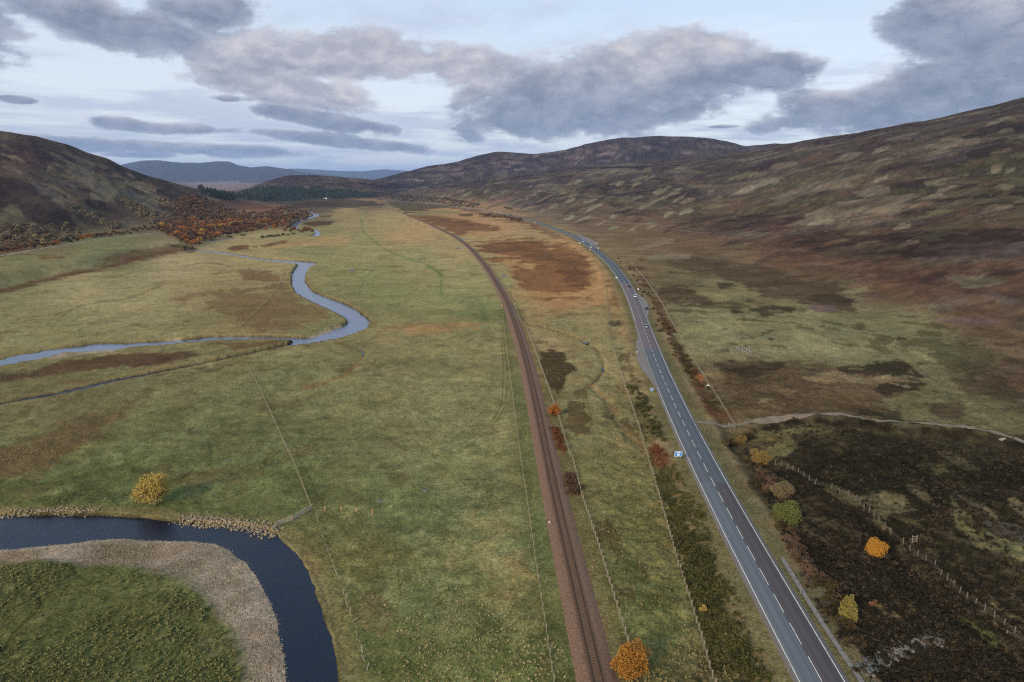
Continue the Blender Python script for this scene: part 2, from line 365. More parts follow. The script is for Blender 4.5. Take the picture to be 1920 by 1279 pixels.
class MB:
    def __init__(s): s.v = []; s.f = []
    def box(s, c, d, rz=0.0, taper=1.0, shift=(0, 0)):
        n = len(s.v); cx, cy, cz = c; hx, hy, hz_ = d[0] / 2, d[1] / 2, d[2] / 2; ca, sa = math.cos(rz), math.sin(rz)
        for zz in (-1, 1):
            k = taper if zz > 0 else 1
            for a, b in ((-1, -1), (1, -1), (1, 1), (-1, 1)):
                x = a * hx * k + (shift[0] if zz > 0 else 0); y = b * hy * k + (shift[1] if zz > 0 else 0)
                s.v.append((cx + x * ca - y * sa, cy + x * sa + y * ca, cz + zz * hz_))
        s.f += [tuple(n + i for i in q) for q in ((3, 2, 1, 0), (4, 5, 6, 7), (0, 1, 5, 4), (1, 2, 6, 5), (2, 3, 7, 6), (3, 0, 4, 7))]
        return s
    def tube(s, pts, rad, seg=6):
        n0 = len(s.v); pts = [Vector(p) for p in pts]
        if not hasattr(rad, '__len__'): rad = [rad] * len(pts)
        for i, p in enumerate(pts):
            t = (pts[min(i + 1, len(pts) - 1)] - pts[max(i - 1, 0)]).normalized()
            a = t.cross(Vector((0, 0, 1)) if abs(t.z) < .9 else Vector((1, 0, 0))).normalized(); b = t.cross(a)
            for k in range(seg):
                an = 2 * math.pi * k / seg; q = p + (a * math.cos(an) + b * math.sin(an)) * rad[i]; s.v.append(tuple(q))
        for i in range(len(pts) - 1):
            for k in range(seg):
                a = n0 + i * seg + k; b = n0 + i * seg + (k + 1) % seg; s.f.append((a, b, b + seg, a + seg))
        s.f.append(tuple(n0 + k for k in range(seg - 1, -1, -1))); s.f.append(tuple(n0 + (len(pts) - 1) * seg + k for k in range(seg)))
        return s
    def prism(s, prof, y0, y1):
        """profile in x,z extruded along y"""
        n = len(s.v); k = len(prof)
        s.v += [(a, y0, b) for a, b in prof] + [(a, y1, b) for a, b in prof]
        s.f += [tuple(n + i for i in range(k)), tuple(n + k + i for i in range(k - 1, -1, -1))]
        s.f += [(n + i, n + k + i, n + k + (i + 1) % k, n + (i + 1) % k) for i in range(k)]
        return s
    def build(s, name, mat, parent=None, smooth=False): return mesh_obj(name, s.v, s.f, mat, parent, smooth)
def copy_tree(o, parent=None):
    c = o.copy(); COL.objects.link(c); c.parent = parent
    for ch in list(o.children): copy_tree(ch, c)
    return c

# ------------------------------------------------------------------ the terrain grid
dth = math.radians(0.078)
fine = np.arange(-math.radians(46), math.radians(46), dth)
coarse = np.arange(math.radians(46) , 2 * math.pi - math.radians(46), math.radians(1.5))
th = np.r_[fine, coarse]
rs = [2, 8, 16, 26, 36, 46, 54, 62]
while rs[-1] < 60000:
    r = rs[-1]; st = min((r * r + H0 * H0) / (H0 * 683), 0.0088 * r if r < 6000 else 0.03 * r)
    if r < 88: st = 1.2
    rs.append(r + st)
rs = np.array(rs); NT, NR = len(th), len(rs)
print('grid', NT, NR, NT * NR)
TT, RR = np.meshgrid(th, rs)
X = (RR * np.sin(TT)).ravel(); Y = (RR * np.cos(TT)).ravel(); D = RR.ravel()
Z, HS, LR, LL, GR, GW, RV, ST = terrain(X, Y, True)
SPC = np.maximum(np.gradient(rs)[:, None] * np.ones(NT), RR * dth).ravel()

U, V = project(X, Y, Z)
inv = (U > -300) & (U < 2220) & (V > 150) & (V < 1500)

# ---- base cover colours
CPT = [(100,1150,80,84,50),(300,1200,82,86,51),(30,1270,76,80,46),(250,900,82,91,57),(500,900,84,91,59),(100,945,74,83,51),(500,800,93,97,67),(350,800,91,95,65),(300,720,104,103,74),(550,720,107,107,76),
 (750,700,111,109,78),(850,750,113,111,80),(850,880,104,106,73),(750,950,90,97,64),(800,1100,93,99,64),(700,1250,84,91,53),(900,1250,82,91,52),(980,1000,97,101,68),(900,640,117,111,80),(750,640,118,109,78),(620,1030,92,92,58),
 (300,680,104,100,73),(100,720,98,94,67),(100,620,116,112,80),(250,560,132,125,93),(150,540,134,126,95),(400,530,128,119,87),(450,600,112,103,73),(350,500,140,129,99),(500,470,137,125,92),(50,500,104,104,76),(200,470,102,104,76),
 (700,460,128,123,89),(600,450,118,117,81),(700,540,112,116,79),(850,560,116,117,81),(900,590,104,111,75),(800,480,131,126,92),(720,410,140,126,92),(650,400,134,122,90),(780,430,152,127,93),(850,470,142,127,92),(880,520,129,125,89),(650,580,106,108,76),
 (1000,460,140,121,89),(1080,520,148,116,80),(1050,570,142,112,78),(1060,600,120,114,81),(1100,640,121,113,81),(1010,630,134,118,88),(1100,720,117,109,78),(1100,800,109,104,72),(1150,900,104,100,66),(1180,1000,97,96,60),(1200,1150,86,90,53),(1120,1100,90,92,57),(930,420,150,120,88),(880,405,146,114,82),
 (1230,800,102,94,66),(1330,1000,98,90,64),(1420,1200,92,85,60),(1350,600,120,116,84),(1500,620,122,118,86),(1600,650,114,110,80),(1700,640,110,106,76),(1400,560,112,104,75),(1300,500,102,90,66),(1400,740,98,82,61),(1550,740,88,75,56),(1750,760,98,92,68),(1850,780,98,90,66),(1900,700,94,77,60),
 (1500,870,54,48,34),(1700,880,54,50,36),(1600,1000,50,44,34),(1500,1100,54,46,35),(1750,1150,56,50,36),(1850,1000,70,65,46),(1600,1250,52,47,31),(1400,850,76,66,46),(1880,900,58,52,38),
 (1300,460,100,79,60),(1500,480,97,72,56),(1700,520,97,72,56),(1850,560,94,72,56),(1600,440,98,76,60),(1800,440,86,71,58),(1200,430,106,85,66),(1400,400,94,77,62),(1100,400,102,85,70),(1500,330,84,78,61),(1700,330,82,78,60),(1850,300,78,76,55),(1300,330,82,73,62),(1650,270,76,65,57),(1880,220,70,61,55),(1450,290,76,67,61),
 (900,330,76,70,70),(1000,310,76,70,71),(1200,285,80,74,75),(750,345,74,68,70),(1000,365,86,77,72),(1150,340,80,72,68),(560,350,66,62,66),(50,290,76,61,57),(200,330,82,70,62),(100,380,84,74,61),(50,435,92,70,52),(200,400,78,66,56),(350,370,86,71,57),(280,390,88,78,64),(700,380,92,82,68),(600,385,84,74,64),(400,350,110,96,98),(1140,480,118,102,74)]
CPT = np.array(CPT, float)
A = np.zeros((len(X), 3), np.float32)
idx = np.nonzero(inv)[0]
Uw = U[idx] + 26 * fbm(X[idx] / SPC[idx] ** 0.0, Y[idx], 60, 3, 7) ; Vw = V[idx]
num = np.zeros((len(idx), 3)); den = np.zeros(len(idx))
for c in CPT:
    w = 1.0 / (((Uw - c[0]) ** 2 + (1.6 * (Vw - c[1])) ** 2) + 300.0) ** 1.9
    num += w[:, None] * lin(c[2:]); den += w
A[idx] = num / den[:, None]
out = ~inv
A[out] = lin((92, 84, 60)); A[out & (X < 0) & (HS.max(0) < 5)] = lin((96, 98, 66)); A[out & (X > 0)] = lin((66, 57, 44))
mountain = (HS[4] > 3) | (HS[5] > 3); A[mountain] = lin((62, 56, 52))

def blend(sel, m, rgb):
    A[sel] = A[sel] * (1 - m[:, None]) + lin(rgb) * m[:, None]
def patch(rgb, pts, soft=3.0, br=0.8, al=0.9, k=0):
    p = np.array(pts, float); mg = soft * (3 + br * 4)
    lo = p.min(0) - mg; hi = p.max(0) + mg
    sel = np.nonzero(inv & (U > lo[0]) & (U < hi[0]) & (V > lo[1]) & (V < hi[1]))[0]
    if sel.size == 0: return
    sd = sd_poly(p, U[sel], V[sel], mg)
    wl = max(6.0, 0.03 * float(np.median(D[sel])))
    n = fbm(X[sel], Y[sel], wl, 5, k, 0.62)
    blend(sel, (sstep(-1, 1, sd / soft + br * 3.2 * n) * al).astype(np.float32), rgb)
def line(rgb, pts, w=3.0, al=0.8, br=0.5, k=3):
    p = np.array(pts, float); mg = w * 3
    lo = p.min(0) - mg; hi = p.max(0) + mg
    sel = np.nonzero(inv & (U > lo[0]) & (U < hi[0]) & (V > lo[1]) & (V < hi[1]))[0]
    if sel.size == 0: return
    d = dist_line(resample(p, 4, 10), U[sel], V[sel], mg)
    n = fbm(X[sel], Y[sel], max(4.0, 0.02 * float(np.median(D[sel]))), 4, k)
    blend(sel, (sstep(1.0, 0.0, d / w + br * 1.6 * n - 0.1) * al).astype(np.float32), rgb)

# ---- procedural mottling of hills (heather, burnt strips, grass), all in world coordinates
hm = HS.max(0); hidx = np.nonzero((hm > 4) & (hm < 2000) & ~mountain)[0]
hx, hy = X[hidx], Y[hidx]; sp = SPC[hidx]
w1 = fbm(hx, hy, 260, 5, 1, 0.55, sp); sp = sp * .3; w2 = fbm(hx + 900, hy, 70, 4, 5, 0.6, sp); w3 = fbm(hx, hy - 500, 16, 4, 3, 0.7, sp)
fr = HS[2][hidx] > HS[0][hidx]; fs = HS[3][hidx] > HS[0][hidx]; back = (fr | fs)
wgt = np.clip(hm[hidx] / 25, 0, 1)
def hb(m, rgb): A[hidx] = A[hidx] * (1 - m[:, None]) + lin(rgb) * m[:, None]
w4 = fbm(hx, hy, 22, 5, 0, .72, sp)
hb(sstep(.05, .35, w1 + .45 * w2 + .35 * w4) * .5 * wgt, (66, 52, 47))
hb(sstep(.05, .35, -w1 + .5 * w2 + .35 * w4) * .36 * wgt * np.where(back, 0.4, 1), (92, 90, 66))
hb(sstep(.1, .4, w4 + .3 * w2) * .35 * wgt, (60, 48, 42)); hb(sstep(.1, .4, -w4 + .3 * w2) * .22 * wgt, (104, 84, 66))
for kk, (wlp, thr, al, cl, ox) in enumerate([(75, .50, .62, (120, 113, 95), 0), (95, .52, .7, (52, 43, 40), 700), (42, .52, .5, (112, 106, 84), 1500), (38, .5, .55, (58, 46, 42), 2300), (60, .55, .5, (92, 84, 84), 3100), (55, .5, .45, (88, 90, 62), 4100)]):
    qx = np.where(back, hx * .6, hx * .85 + hy * .45); qy = np.where(back, hy * .85, hy * .30 - hx * .22)
    qn = fbm(qx + ox, qy, wlp * 1.0, 3, 6 + kk, 0.45, sp * .4)
    hb(sstep(thr, thr + .05, qn + .10 * w4) * al * wgt, cl)
# floor mottling
fidx = np.nonzero((hm <= 4))[0]
fx, fy = X[fidx], Y[fidx]; sp = SPC[fidx]
g1 = fbm(fx, fy, 42, 5, 2, 0.6, sp); g2 = fbm(fx * .6, fy * 1.4, 160, 4, 4, 0.55, sp); g3 = fbm(fx, fy, 3.2, 3, 6, 0.7, sp)
def fb(m, rgb): A[fidx] = A[fidx] * (1 - m[:, None]) + lin(rgb) * m[:, None]
eastm = LR[fidx] > 8; nearf = D[fidx] < 520; dk = eastm & nearf & (D[fidx] < 270)
fb(sstep(.0, .9, .7 * g1 + .7 * g3) * .17 * ~dk, (142, 132, 96))
fb(sstep(.0, .7, -g1 + .5 * g2 + .3 * g3) * .12 * ~eastm * sstep(420, 200, D[fidx]), (72, 84, 46))
fb(sstep(.2, .9, g2 + .5 * g1 + .2 * g3) * .20 * (D[fidx] > 260), (112, 92, 66))
fb(sstep(-.2, .4, g1 + .8 * g3) * .72 * dk, (30, 27, 20))
fb(sstep(.15, .6, -g1 + .6 * g3 + .2) * .30 * dk, (88, 78, 56))
A[fidx] *= (1 + .22 * g3[:, None])
bg_ = sstep(.0, .5, fbm(fx, fy, 130, 3, 0)); s1 = fbm(fx, fy, 15, 5, 1, .6, sp * .6); s2 = fbm(fx + 300, fy, 7, 4, 3, .6, sp * .6)
fb(sstep(.48, .56, s1 + .35 * bg_ - .12) * .62 * eastm * (D[fidx] > 200) * (D[fidx] < 900), (66, 56, 41))
fb(sstep(.52, .60, s1 + .3 * bg_ - .16) * .45 * ~eastm * (D[fidx] < 900), (88, 78, 54))
fb(sstep(.55, .66, s2 + .25 * bg_ - .05) * .35 * (D[fidx] < 500), (70, 64, 42))

DB = (68, 54, 40)
exec_patches = [
 ((88,74,53),[(-60,850),(0,838),(56,830),(131,787),(240,765),(215,791),(180,825),(124,859),(56,885),(-60,915)],9,.7,.85),
 ((80,76,50),[(235,752),(290,722),(280,745),(250,757)],5,.6,.6),
 ((74,57,44),[(-60,708),(0,703),(49,696),(131,677),(210,666),(330,661),(398,663),(311,681),(180,690),(75,709),(0,718),(-60,724)],2.2,.9,.9),
 ((88,72,54),[(80,724),(180,710),(200,714),(150,724)],3,1.,.7),((90,74,54),[(405,643),(540,641),(525,652),(430,651)],2.5,1.,.8),
 ((100,83,60),[(395,565),(410,553),(450,547),(533,533),(570,560),(618,577),(612,605),(533,612),(480,608),(420,592)],7,1.1,.8),
 ((100,80,58),[(437,509),(500,506),(527,520),(520,527),(460,521)],2.5,1.2,.8),((104,82,60),[(320,562),(393,549),(385,560),(330,569)],2.5,1.2,.7),
 ((92,66,46),[(427,466),(440,461),(467,459),(465,467),(440,470)],1.5,.6,.9),((92,68,48),[(488,462),(500,457),(537,451),(535,457),(500,463)],1.2,.7,.9),((98,74,50),[(470,462),(484,460),(482,464),(472,464)],1,.6,.8),
 ((76,55,44),[(563,422),(575,416),(600,414),(628,415),(620,421),(590,424.5)],1.2,.4,.95),((80,62,46),[(600,405),(622,404),(618,408),(604,408)],1,.8,.8),
 ((148,122,86),[(600,444),(640,440),(660,447),(650,456),(600,462),(500,466),(520,455)],3,.6,.7),
 ((94,74,54),[(170,503),(195,484),(260,467),(340,453),(368,465),(300,476),(240,492)],4,.9,.8),((96,72,52),[(68,479),(130,479),(120,486),(90,488)],2,.8,.8),
 ((108,102,78),[(350,1185),(400,1170),(440,1200),(440,1240),(400,1240),(365,1215)],6,1.4,.5),
 ((132,104,71),[(725,618),(790,607),(850,604),(930,611),(850,621),(780,622)],4,1.,.75),
 ((150,116,80),[(950,505),(930,470),(1060,445),(1130,480),(1120,500),(1142,540),(1142,567),(1050,568),(1000,560),(975,530)],7,.8,.75),
 ((107,74,49),[(883,458),(920,453),(1000,447),(1020,453),(1033,463),(1050,457),(1100,480),(1112,520),(1093,540),(1100,553),(1033,558),(983,553),(967,527),(957,507),(993,500),(967,487),(927,484),(900,474)],3.5,1.5,.88),
 ((82,60,44),[(895,460),(1000,449),(1030,468),(1090,490),(1105,520),(1060,510),(1000,480),(930,475)],4,1.8,.5),
 ((84,60,44),[(1040,500),(1095,515),(1105,535),(1060,530)],3,1.3,.7),
 ((104,73,50),[(760,403),(817,406),(867,413),(933,425),(937,431),(860,438),(817,424),(787,413)],2,.9,.9),((82,60,44),[(770,405),(830,408),(900,419),(930,426),(880,424),(800,413)],2,1.2,.6),
 ((60,48,35),[(1012,661),(1034,659),(1052,665),(1066,682),(1079,689),(1068,705),(1057,724),(1047,741),(1033,733),(1022,712),(1015,689)],2.5,.9,.95),
 ((76,64,44),[(1058,770),(1071,756),(1090,760),(1106,785),(1103,815),(1080,820),(1058,797)],4,1.5,.85),((72,60,42),[(1128,774),(1152,779),(1150,788),(1130,782)],2,.8,.8),
 ((78,66,44),[(1078,733),(1100,728),(1098,745),(1082,742)],2,1.2,.7),((74,64,44),[(1002,628),(1030,640),(1025,650),(1005,645)],2,1.5,.7),
 ((98,78,54),[(1140,480),(1158,520),(1170,570),(1192,640),(1176,655),(1152,600),(1140,550)],4,1.6,.7),((136,112,80),[(1150,585),(1172,578),(1180,588),(1160,596)],2,.6,.7),((138,114,84),[(1160,612),(1182,605),(1188,618),(1168,630)],2,.8,.7),((64,54,38),[(1142,605),(1160,600),(1165,612),(1146,616)],2,.8,.8),
 ((74,66,46),[(1165,660),(1180,668),(1215,750),(1250,850),(1235,870),(1215,830),(1190,780),(1180,730)],5,1.2,.8),
 ((62,59,36),[(1228,880),(1262,872),(1318,958),(1345,1056),(1395,1155),(1450,1290),(1350,1290),(1318,1171),(1276,1063),(1248,958)],7,.7,.88),
 ((90,57,40),[(1212,835),(1250,828),(1264,868),(1228,878)],3,.6,.9),
 ((110,64,38),[(1030,790),(1045,800),(1063,850),(1056,857),(1042,838)],2,.5,.9),((86,62,50),[(1058,888),(1080,888),(1090,928),(1070,934)],3,.7,.85),
 ((70,62,40),[(1130,968),(1152,980),(1175,1043),(1155,1058),(1136,1030)],4,1.5,.8),((66,58,38),[(1156,1102),(1180,1104),(1200,1116),(1191,1130),(1165,1120)],3,1.2,.8),((80,70,48),[(1120,985),(1128,1000),(1128,1020),(1116,1010)],3,1.,.7),
 ((94,84,56),[(925,1040),(985,1036),(1002,1080),(960,1090)],6,.8,.7),((94,82,58),[(655,1152),(700,1125),(740,1150),(725,1200),(680,1200)],8,1.2,.6),((80,72,48),[(800,1118),(830,1115),(845,1135),(815,1142)],5,1.1,.35),
 ((120,108,74),[(860,1000),(930,1000),(1000,1080),(1010,1130),(940,1150),(880,1080)],14,1.6,.4),
 ((66,80,42),[(690,583),(760,585),(850,580),(910,588),(930,600),(850,592),(760,592),(690,592)],4,.6,.3),
 ((70,76,46),[(560,822),(620,820),(740,818),(745,824),(640,827),(570,828)],3,.5,.4),((72,82,46),[(0,935),(300,945),(480,950),(470,965),(240,958),(0,958)],6,.6,.5),
 ((84,68,50),[(1342,680),(1467,682),(1559,688),(1640,702),(1700,720),(1690,745),(1690,772),(1560,774),(1470,778),(1400,785),(1365,745)],5,.9,.85),
 ((54,46,35),[(1339,676),(1400,678),(1467,676),(1465,690),(1400,705),(1360,695)],3,1.2,.8),
 ((52,45,34),[(1565,688),(1640,681),(1690,678),(1735,700),(1745,714),(1700,707),(1620,707),(1570,700)],3,.6,.9),((52,45,34),[(1638,732),(1665,713),(1720,712),(1742,722),(1690,738),(1660,744)],3,.8,.9),
 ((120,102,77),[(1505,706),(1560,700),(1700,708),(1722,716),(1640,723),(1510,722)],3,1.,.75),((104,86,62),[(1400,775),(1440,752),(1480,756),(1460,776)],5,1.2,.6),
 ((104,99,70),[(1662,748),(1740,722),(1830,745),(1880,770),(1940,790),(1940,826),(1800,798),(1700,786),(1680,768)],4,.8,.85),((74,62,46),[(1755,755),(1800,753),(1814,778),(1760,788),(1733,772)],3,.8,.9),
 ((62,53,39),[(1406,580),(1450,574),(1492,578),(1487,588),(1430,591)],2,.8,.9),((66,56,41),[(1362,573),(1385,580),(1407,590),(1395,597),(1370,588)],2,1.,.9),
 ((76,62,46),[(1235,535),(1290,535),(1337,560),(1330,570),(1240,568)],3,1.2,.85),((76,62,46),[(1340,496),(1400,500),(1480,513),(1560,530),(1600,555),(1598,582),(1500,572),(1480,560),(1440,552),(1400,540),(1350,520)],3.5,1.2,.85),
 ((58,48,38),[(1500,560),(1560,545),(1600,560),(1598,578),(1540,575)],3,.8,.7),((102,82,84),[(1500,573),(1560,572),(1572,583),(1530,586)],2,.5,.85),((80,64,47),[(1240,492),(1260,486),(1350,488),(1420,500),(1495,517),(1500,526),(1400,522),(1300,511)],3,1.1,.8),
 ((120,110,77),[(1308,548),(1330,525),(1370,530),(1402,545),(1365,556),(1400,567),(1330,562)],2.5,1.,.85),((62,50,40),[(1342,529),(1375,530),(1382,536),(1352,540)],1.5,.8,.85),
 ((122,116,84),[(1570,548),(1625,540),(1632,546),(1590,551)],1.5,.8,.8),
 ((70,65,45),[(1690,640),(1760,633),(1845,660),(1865,692),(1820,704),(1760,684)],5,1.7,.75),((66,56,42),[(1790,715),(1860,705),(1930,730),(1930,775),(1850,750)],6,1.3,.7),
 ((92,66,44),[(1195,500),(1240,570),(1300,690),(1375,790),(1330,792),(1272,675),(1218,560)],4,1.3,.85),((126,80,46),[(1292,688),(1306,686),(1322,722),(1310,730)],3,1.,.8),((60,50,36),[(1262,640),(1275,640),(1300,700),(1290,712)],3,1.,.7),((100,62,46),[(1308,745),(1330,750),(1350,785),(1325,785)],4,.9,.8),
 ((94,86,54),[(1395,812),(1440,801),(1480,798),(1545,801),(1480,811),(1450,822),(1410,824)],2.5,.8,.85),((98,93,62),[(1440,842),(1480,815),(1487,828),(1497,840),(1470,855),(1445,862)],3,.6,.9),
 ((98,91,66),[(1598,932),(1640,920),(1690,930),(1722,957),(1660,967),(1630,950)],4,.8,.85),((98,93,62),[(1782,930),(1800,948),(1830,980),(1870,1010),(1940,1032),(1940,1058),(1880,1045),(1830,1020),(1790,985)],4,.7,.9),
 ((86,82,54),[(1728,872),(1770,865),(1782,885),(1755,892)],3,.9,.8),((88,79,57),[(1700,1008),(1735,1020),(1795,1070),(1740,1062),(1690,1032)],5,1.1,.75),((102,88,61),[(1808,1108),(1860,1108),(1940,1180),(1940,1215),(1860,1172)],5,.9,.8),
 ((64,72,40),[(1790,1150),(1840,1168),(1890,1215),(1840,1205)],5,.9,.8),((76,70,64),[(1850,975),(1940,985),(1940,1025),(1880,1005)],4,1.1,.8),((60,44,32),[(1750,1205),(1820,1205),(1860,1250),(1800,1260)],6,1.1,.6),
 # east slope
 ((122,115,97),[(1594,360),(1621,350),(1665,349),(1668,360),(1621,369)],2,.5,.85),((116,108,88),[(1439,385),(1469,371),(1509,362),(1482,380),(1456,392)],2,.6,.85),((118,110,92),[(1378,361),(1414,350),(1416,358),(1390,364)],1.6,.5,.85),((112,104,84),[(1428,358),(1460,352),(1455,358)],1.3,.5,.8),
 ((118,112,94),[(1376,439),(1425,431),(1400,442)],1.5,.5,.85),((118,112,94),[(1396,449),(1452,431),(1427,447)],1.5,.5,.85),((104,104,78),[(1576,338),(1655,311),(1640,325),(1604,340)],3,.7,.7),
 ((112,108,84),[(1770,520),(1807,517),(1890,522),(1889,534),(1807,536)],2.5,.8,.8),((108,98,80),[(1716,575),(1765,561),(1830,565),(1786,583)],3,.8,.75),((104,92,86),[(1798,551),(1849,550),(1930,564),(1891,573)],2.5,.6,.75),((100,82,84),[(1748,600),(1828,596),(1895,603),(1830,609)],2,.6,.75),
 ((110,110,88),[(1736,343),(1815,328),(1810,336),(1765,347)],2,.7,.75),((118,114,100),[(1663,262),(1722,246),(1707,260),(1680,266)],2,1.3,.6),((70,71,46),[(1760,312),(1828,287),(1930,262),(1940,345),(1828,332)],14,.8,.65),((78,76,53),[(1500,390),(1553,366),(1620,392),(1575,403)],6,.9,.65),
 ((100,98,76),[(1040,391),(1072,366),(1078,382),(1068,390)],2,.8,.7),((114,106,88),[(1100,394),(1115,385),(1130,382),(1115,392)],1.5,.7,.75),
 ((122,108,84),[(1181,467),(1208,460),(1262,447),(1262,455),(1224,465),(1200,470)],1.8,.7,.85),((120,108,88),[(1206,485),(1224,478),(1300,476),(1290,484),(1240,486)],1.8,.7,.85),((112,92,68),[(1140,430),(1200,438),(1230,447),(1180,450)],3,1.1,.6),
 ((60,48,42),[(1640,470),(1720,462),(1760,480),(1690,488)],4,1.2,.5),((66,54,46),[(1280,420),(1380,410),(1420,424),(1320,434)],4,1.3,.5),((92,74,70),[(1790,400),(1880,385),(1900,400),(1820,415)],4,1.,.5),
 # west hill
 ((110,102,75),[(-60,400),(0,396),(20,383),(50,387),(54,407),(33,420),(-60,417)],2.5,.6,.85),((96,90,85),[(48,333),(77,346),(118,367),(110,374),(73,361)],2,.5,.8),((94,88,84),[(95,333),(140,349),(145,357),(110,348)],2,.5,.8),((96,90,86),[(160,335),(200,345),(225,360),(190,355)],3,.7,.6),
 ((60,49,45),[(-60,330),(0,337),(53,352),(120,397),(152,430),(127,438),(50,407),(33,383),(-60,385)],3,.7,.88),((62,50,46),[(83,344),(140,360),(215,398),(200,401),(127,374)],2.5,.6,.85),((100,91,70),[(112,374),(150,366),(187,397),(228,420),(200,428),(147,398)],3,.7,.8),
 ((122,108,80),[(246,343),(277,336),(298,350),(287,362),(253,358)],2,.6,.9),((104,98,92),[(226,358),(247,352),(283,382),(321,400),(313,408),(267,384)],2,.5,.85),((66,51,44),[(296,353),(338,367),(320,374),(293,364)],2,.6,.85),((64,54,48),[(166,390),(214,418),(187,411)],2,.5,.8),
 ((94,66,48),[(-60,425),(0,425),(60,438),(60,465),(0,478),(-60,490)],5,.9,.75),((112,94,72),[(0,300),(30,305),(90,330),(160,372),(150,378),(80,345),(0,320)],3,.9,.5),((66,54,52),[(-40,258),(40,262),(150,292),(260,330),(330,350),(250,335),(120,300),(0,280)],4,.8,.6),
 ((112,80,62),[(393,367),(439,377),(492,382),(525,385),(515,401),(475,399),(439,388)],1.5,.7,.85),
 ((64,54,49),[(540,382),(600,374),(650,370),(716,373),(722,385),(694,388),(640,389.5),(560,392)],1.8,.8,.85),((118,98,75),[(652,370.5),(700,371),(726,378),(708,384),(706,379),(669,374)],1.2,.6,.85),
 ((70,62,50),[(724,379),(747,376),(804,380),(860,386),(826,391),(760,402),(752,395)],1.8,.9,.85),((110,104,75),[(765,403),(826,393),(862,398),(794,404)],1.5,.6,.8),((72,60,43),[(858,402.5),(887,400.5),(887,405),(862,405.5)],1,.5,.85),((84,64,48),[(840,386),(930,398),(1010,420),(1000,425),(900,402)],2.5,1.,.75),
 ((100,76,60),[(990,418),(1030,430),(1060,447),(1040,448),(1000,430)],2,.9,.8),
]
for i, p in enumerate(exec_patches): patch(p[0], p[1], p[2], p[3], p[4], i)
for rgb, pts, w, al, br in [
 ((84,62,45),[(-60,558),(0,546),(60,530),(120,517),(200,502),(250,487),(300,475),(362,469)],6,.9,.4),
 ((88,106,62),[(676,411),(681,418),(677,434),(700,450),(713,463),(740,477),(777,488),(810,500)],2.2,.8,.3),((82,104,58),[(800,502),(818,504),(829,515),(828,530),(824,540),(828,552)],4,.8,.3),
 ((104,112,76),[(850,583),(900,586),(930,592),(942,602)],3,.5,.3),((114,94,66),[(700,590),(800,589),(880,596),(935,601)],1.6,.8,.3),((110,88,59),[(627,640),(650,649),(677,659),(680,672),(650,700),(617,717),(567,727)],3.4,.75,.6),
 ((96,74,53),[(982,607),(1024,615),(1062,626),(1094,640),(1116,651),(1130,672),(1132,691),(1123,710),(1106,722)],2.4,.85,.4),((112,92,62),[(1106,722),(1140,748),(1160,790),(1185,820),(1203,836)],5,.7,.6),
 ((66,56,38),[(1170,790),(1190,812),(1205,836)],5,.7,.8),((70,80,46),[(1100,740),(1110,800),(1130,880),(1160,960),(1180,1040),(1230,1160)],2.2,.6,.3),
 ((70,76,46),[(945,640),(952,700),(948,760),(925,800),(880,835),(860,850)],1.5,.75,.3),((70,76,46),[(940,640),(944,700),(941,760),(918,795),(875,828),(845,845)],1.5,.75,.3),
 ((138,128,98),[(760,650),(800,655),(850,668),(920,690)],4,.4,.8),((136,126,96),[(690,685),(780,715),(850,735),(900,740)],4,.35,.8),((76,70,48),[(330,502),(380,492),(430,497),(440,510),(400,514)],1.6,.5,.5),((84,96,58),[(700,505),(672,540),(676,575),(700,592)],2,.5,.4),
 ((66,62,42),[(470,700),(505,760),(545,830),(585,905),(600,945)],1.3,.5,.6),((60,66,40),[(735,905),(740,1000),(748,1100),(770,1200)],1.4,.55,.6),((66,70,44),[(560,700),(640,740),(760,760),(860,800)],1.4,.4,.8),((100,92,68),[(600,560),(640,556),(670,545),(650,560)],1.5,.5,.4),
 ((78,72,50),[(0,600),(110,590),(160,570),(240,560),(300,537)],2.2,.45,.6),((84,82,56),[(110,600),(125,585),(160,570),(230,562)],3,.4,.6),
 ((98,91,63),[(1545,585),(1600,600),(1660,640),(1710,670),(1740,712)],2.5,.6,.4),((112,100,82),[(1716,690),(1730,700),(1745,715)],4,.7,.4),((98,95,66),[(1745,715),(1800,750),(1880,790),(1930,812)],5,.6,.6),
 ((33,28,21),[(1330,846),(1360,838),(1390,822),(1430,806),(1470,793),(1520,791),(1590,796),(1680,802),(1760,809),(1850,820),(1930,842)],10,.92,.6),
 ((28,25,19),[(1600,960),(1650,1000),(1700,1060),(1760,1130),(1830,1195),(1900,1250)],6,.7,.7),((92,66,55),[(1425,880),(1455,930),(1485,1000),(1510,1050),(1530,1085)],9,.65,.9),
 ((104,92,62),[(1060,738),(1085,742),(1100,735)],6,.5,.8),((52,46,33),[(1880,1075),(1890,1100),(1915,1120)],4,.8,.6),
 ((112,98,70),[(600,940),(590,955),(600,1000),(640,1090),(660,1150)],3,.35,.6),((128,120,100),[(-40,487),(0,481),(100,464),(200,447),(290,438)],2.2,.4,.2)]:
    line(rgb, pts, w, al, br)

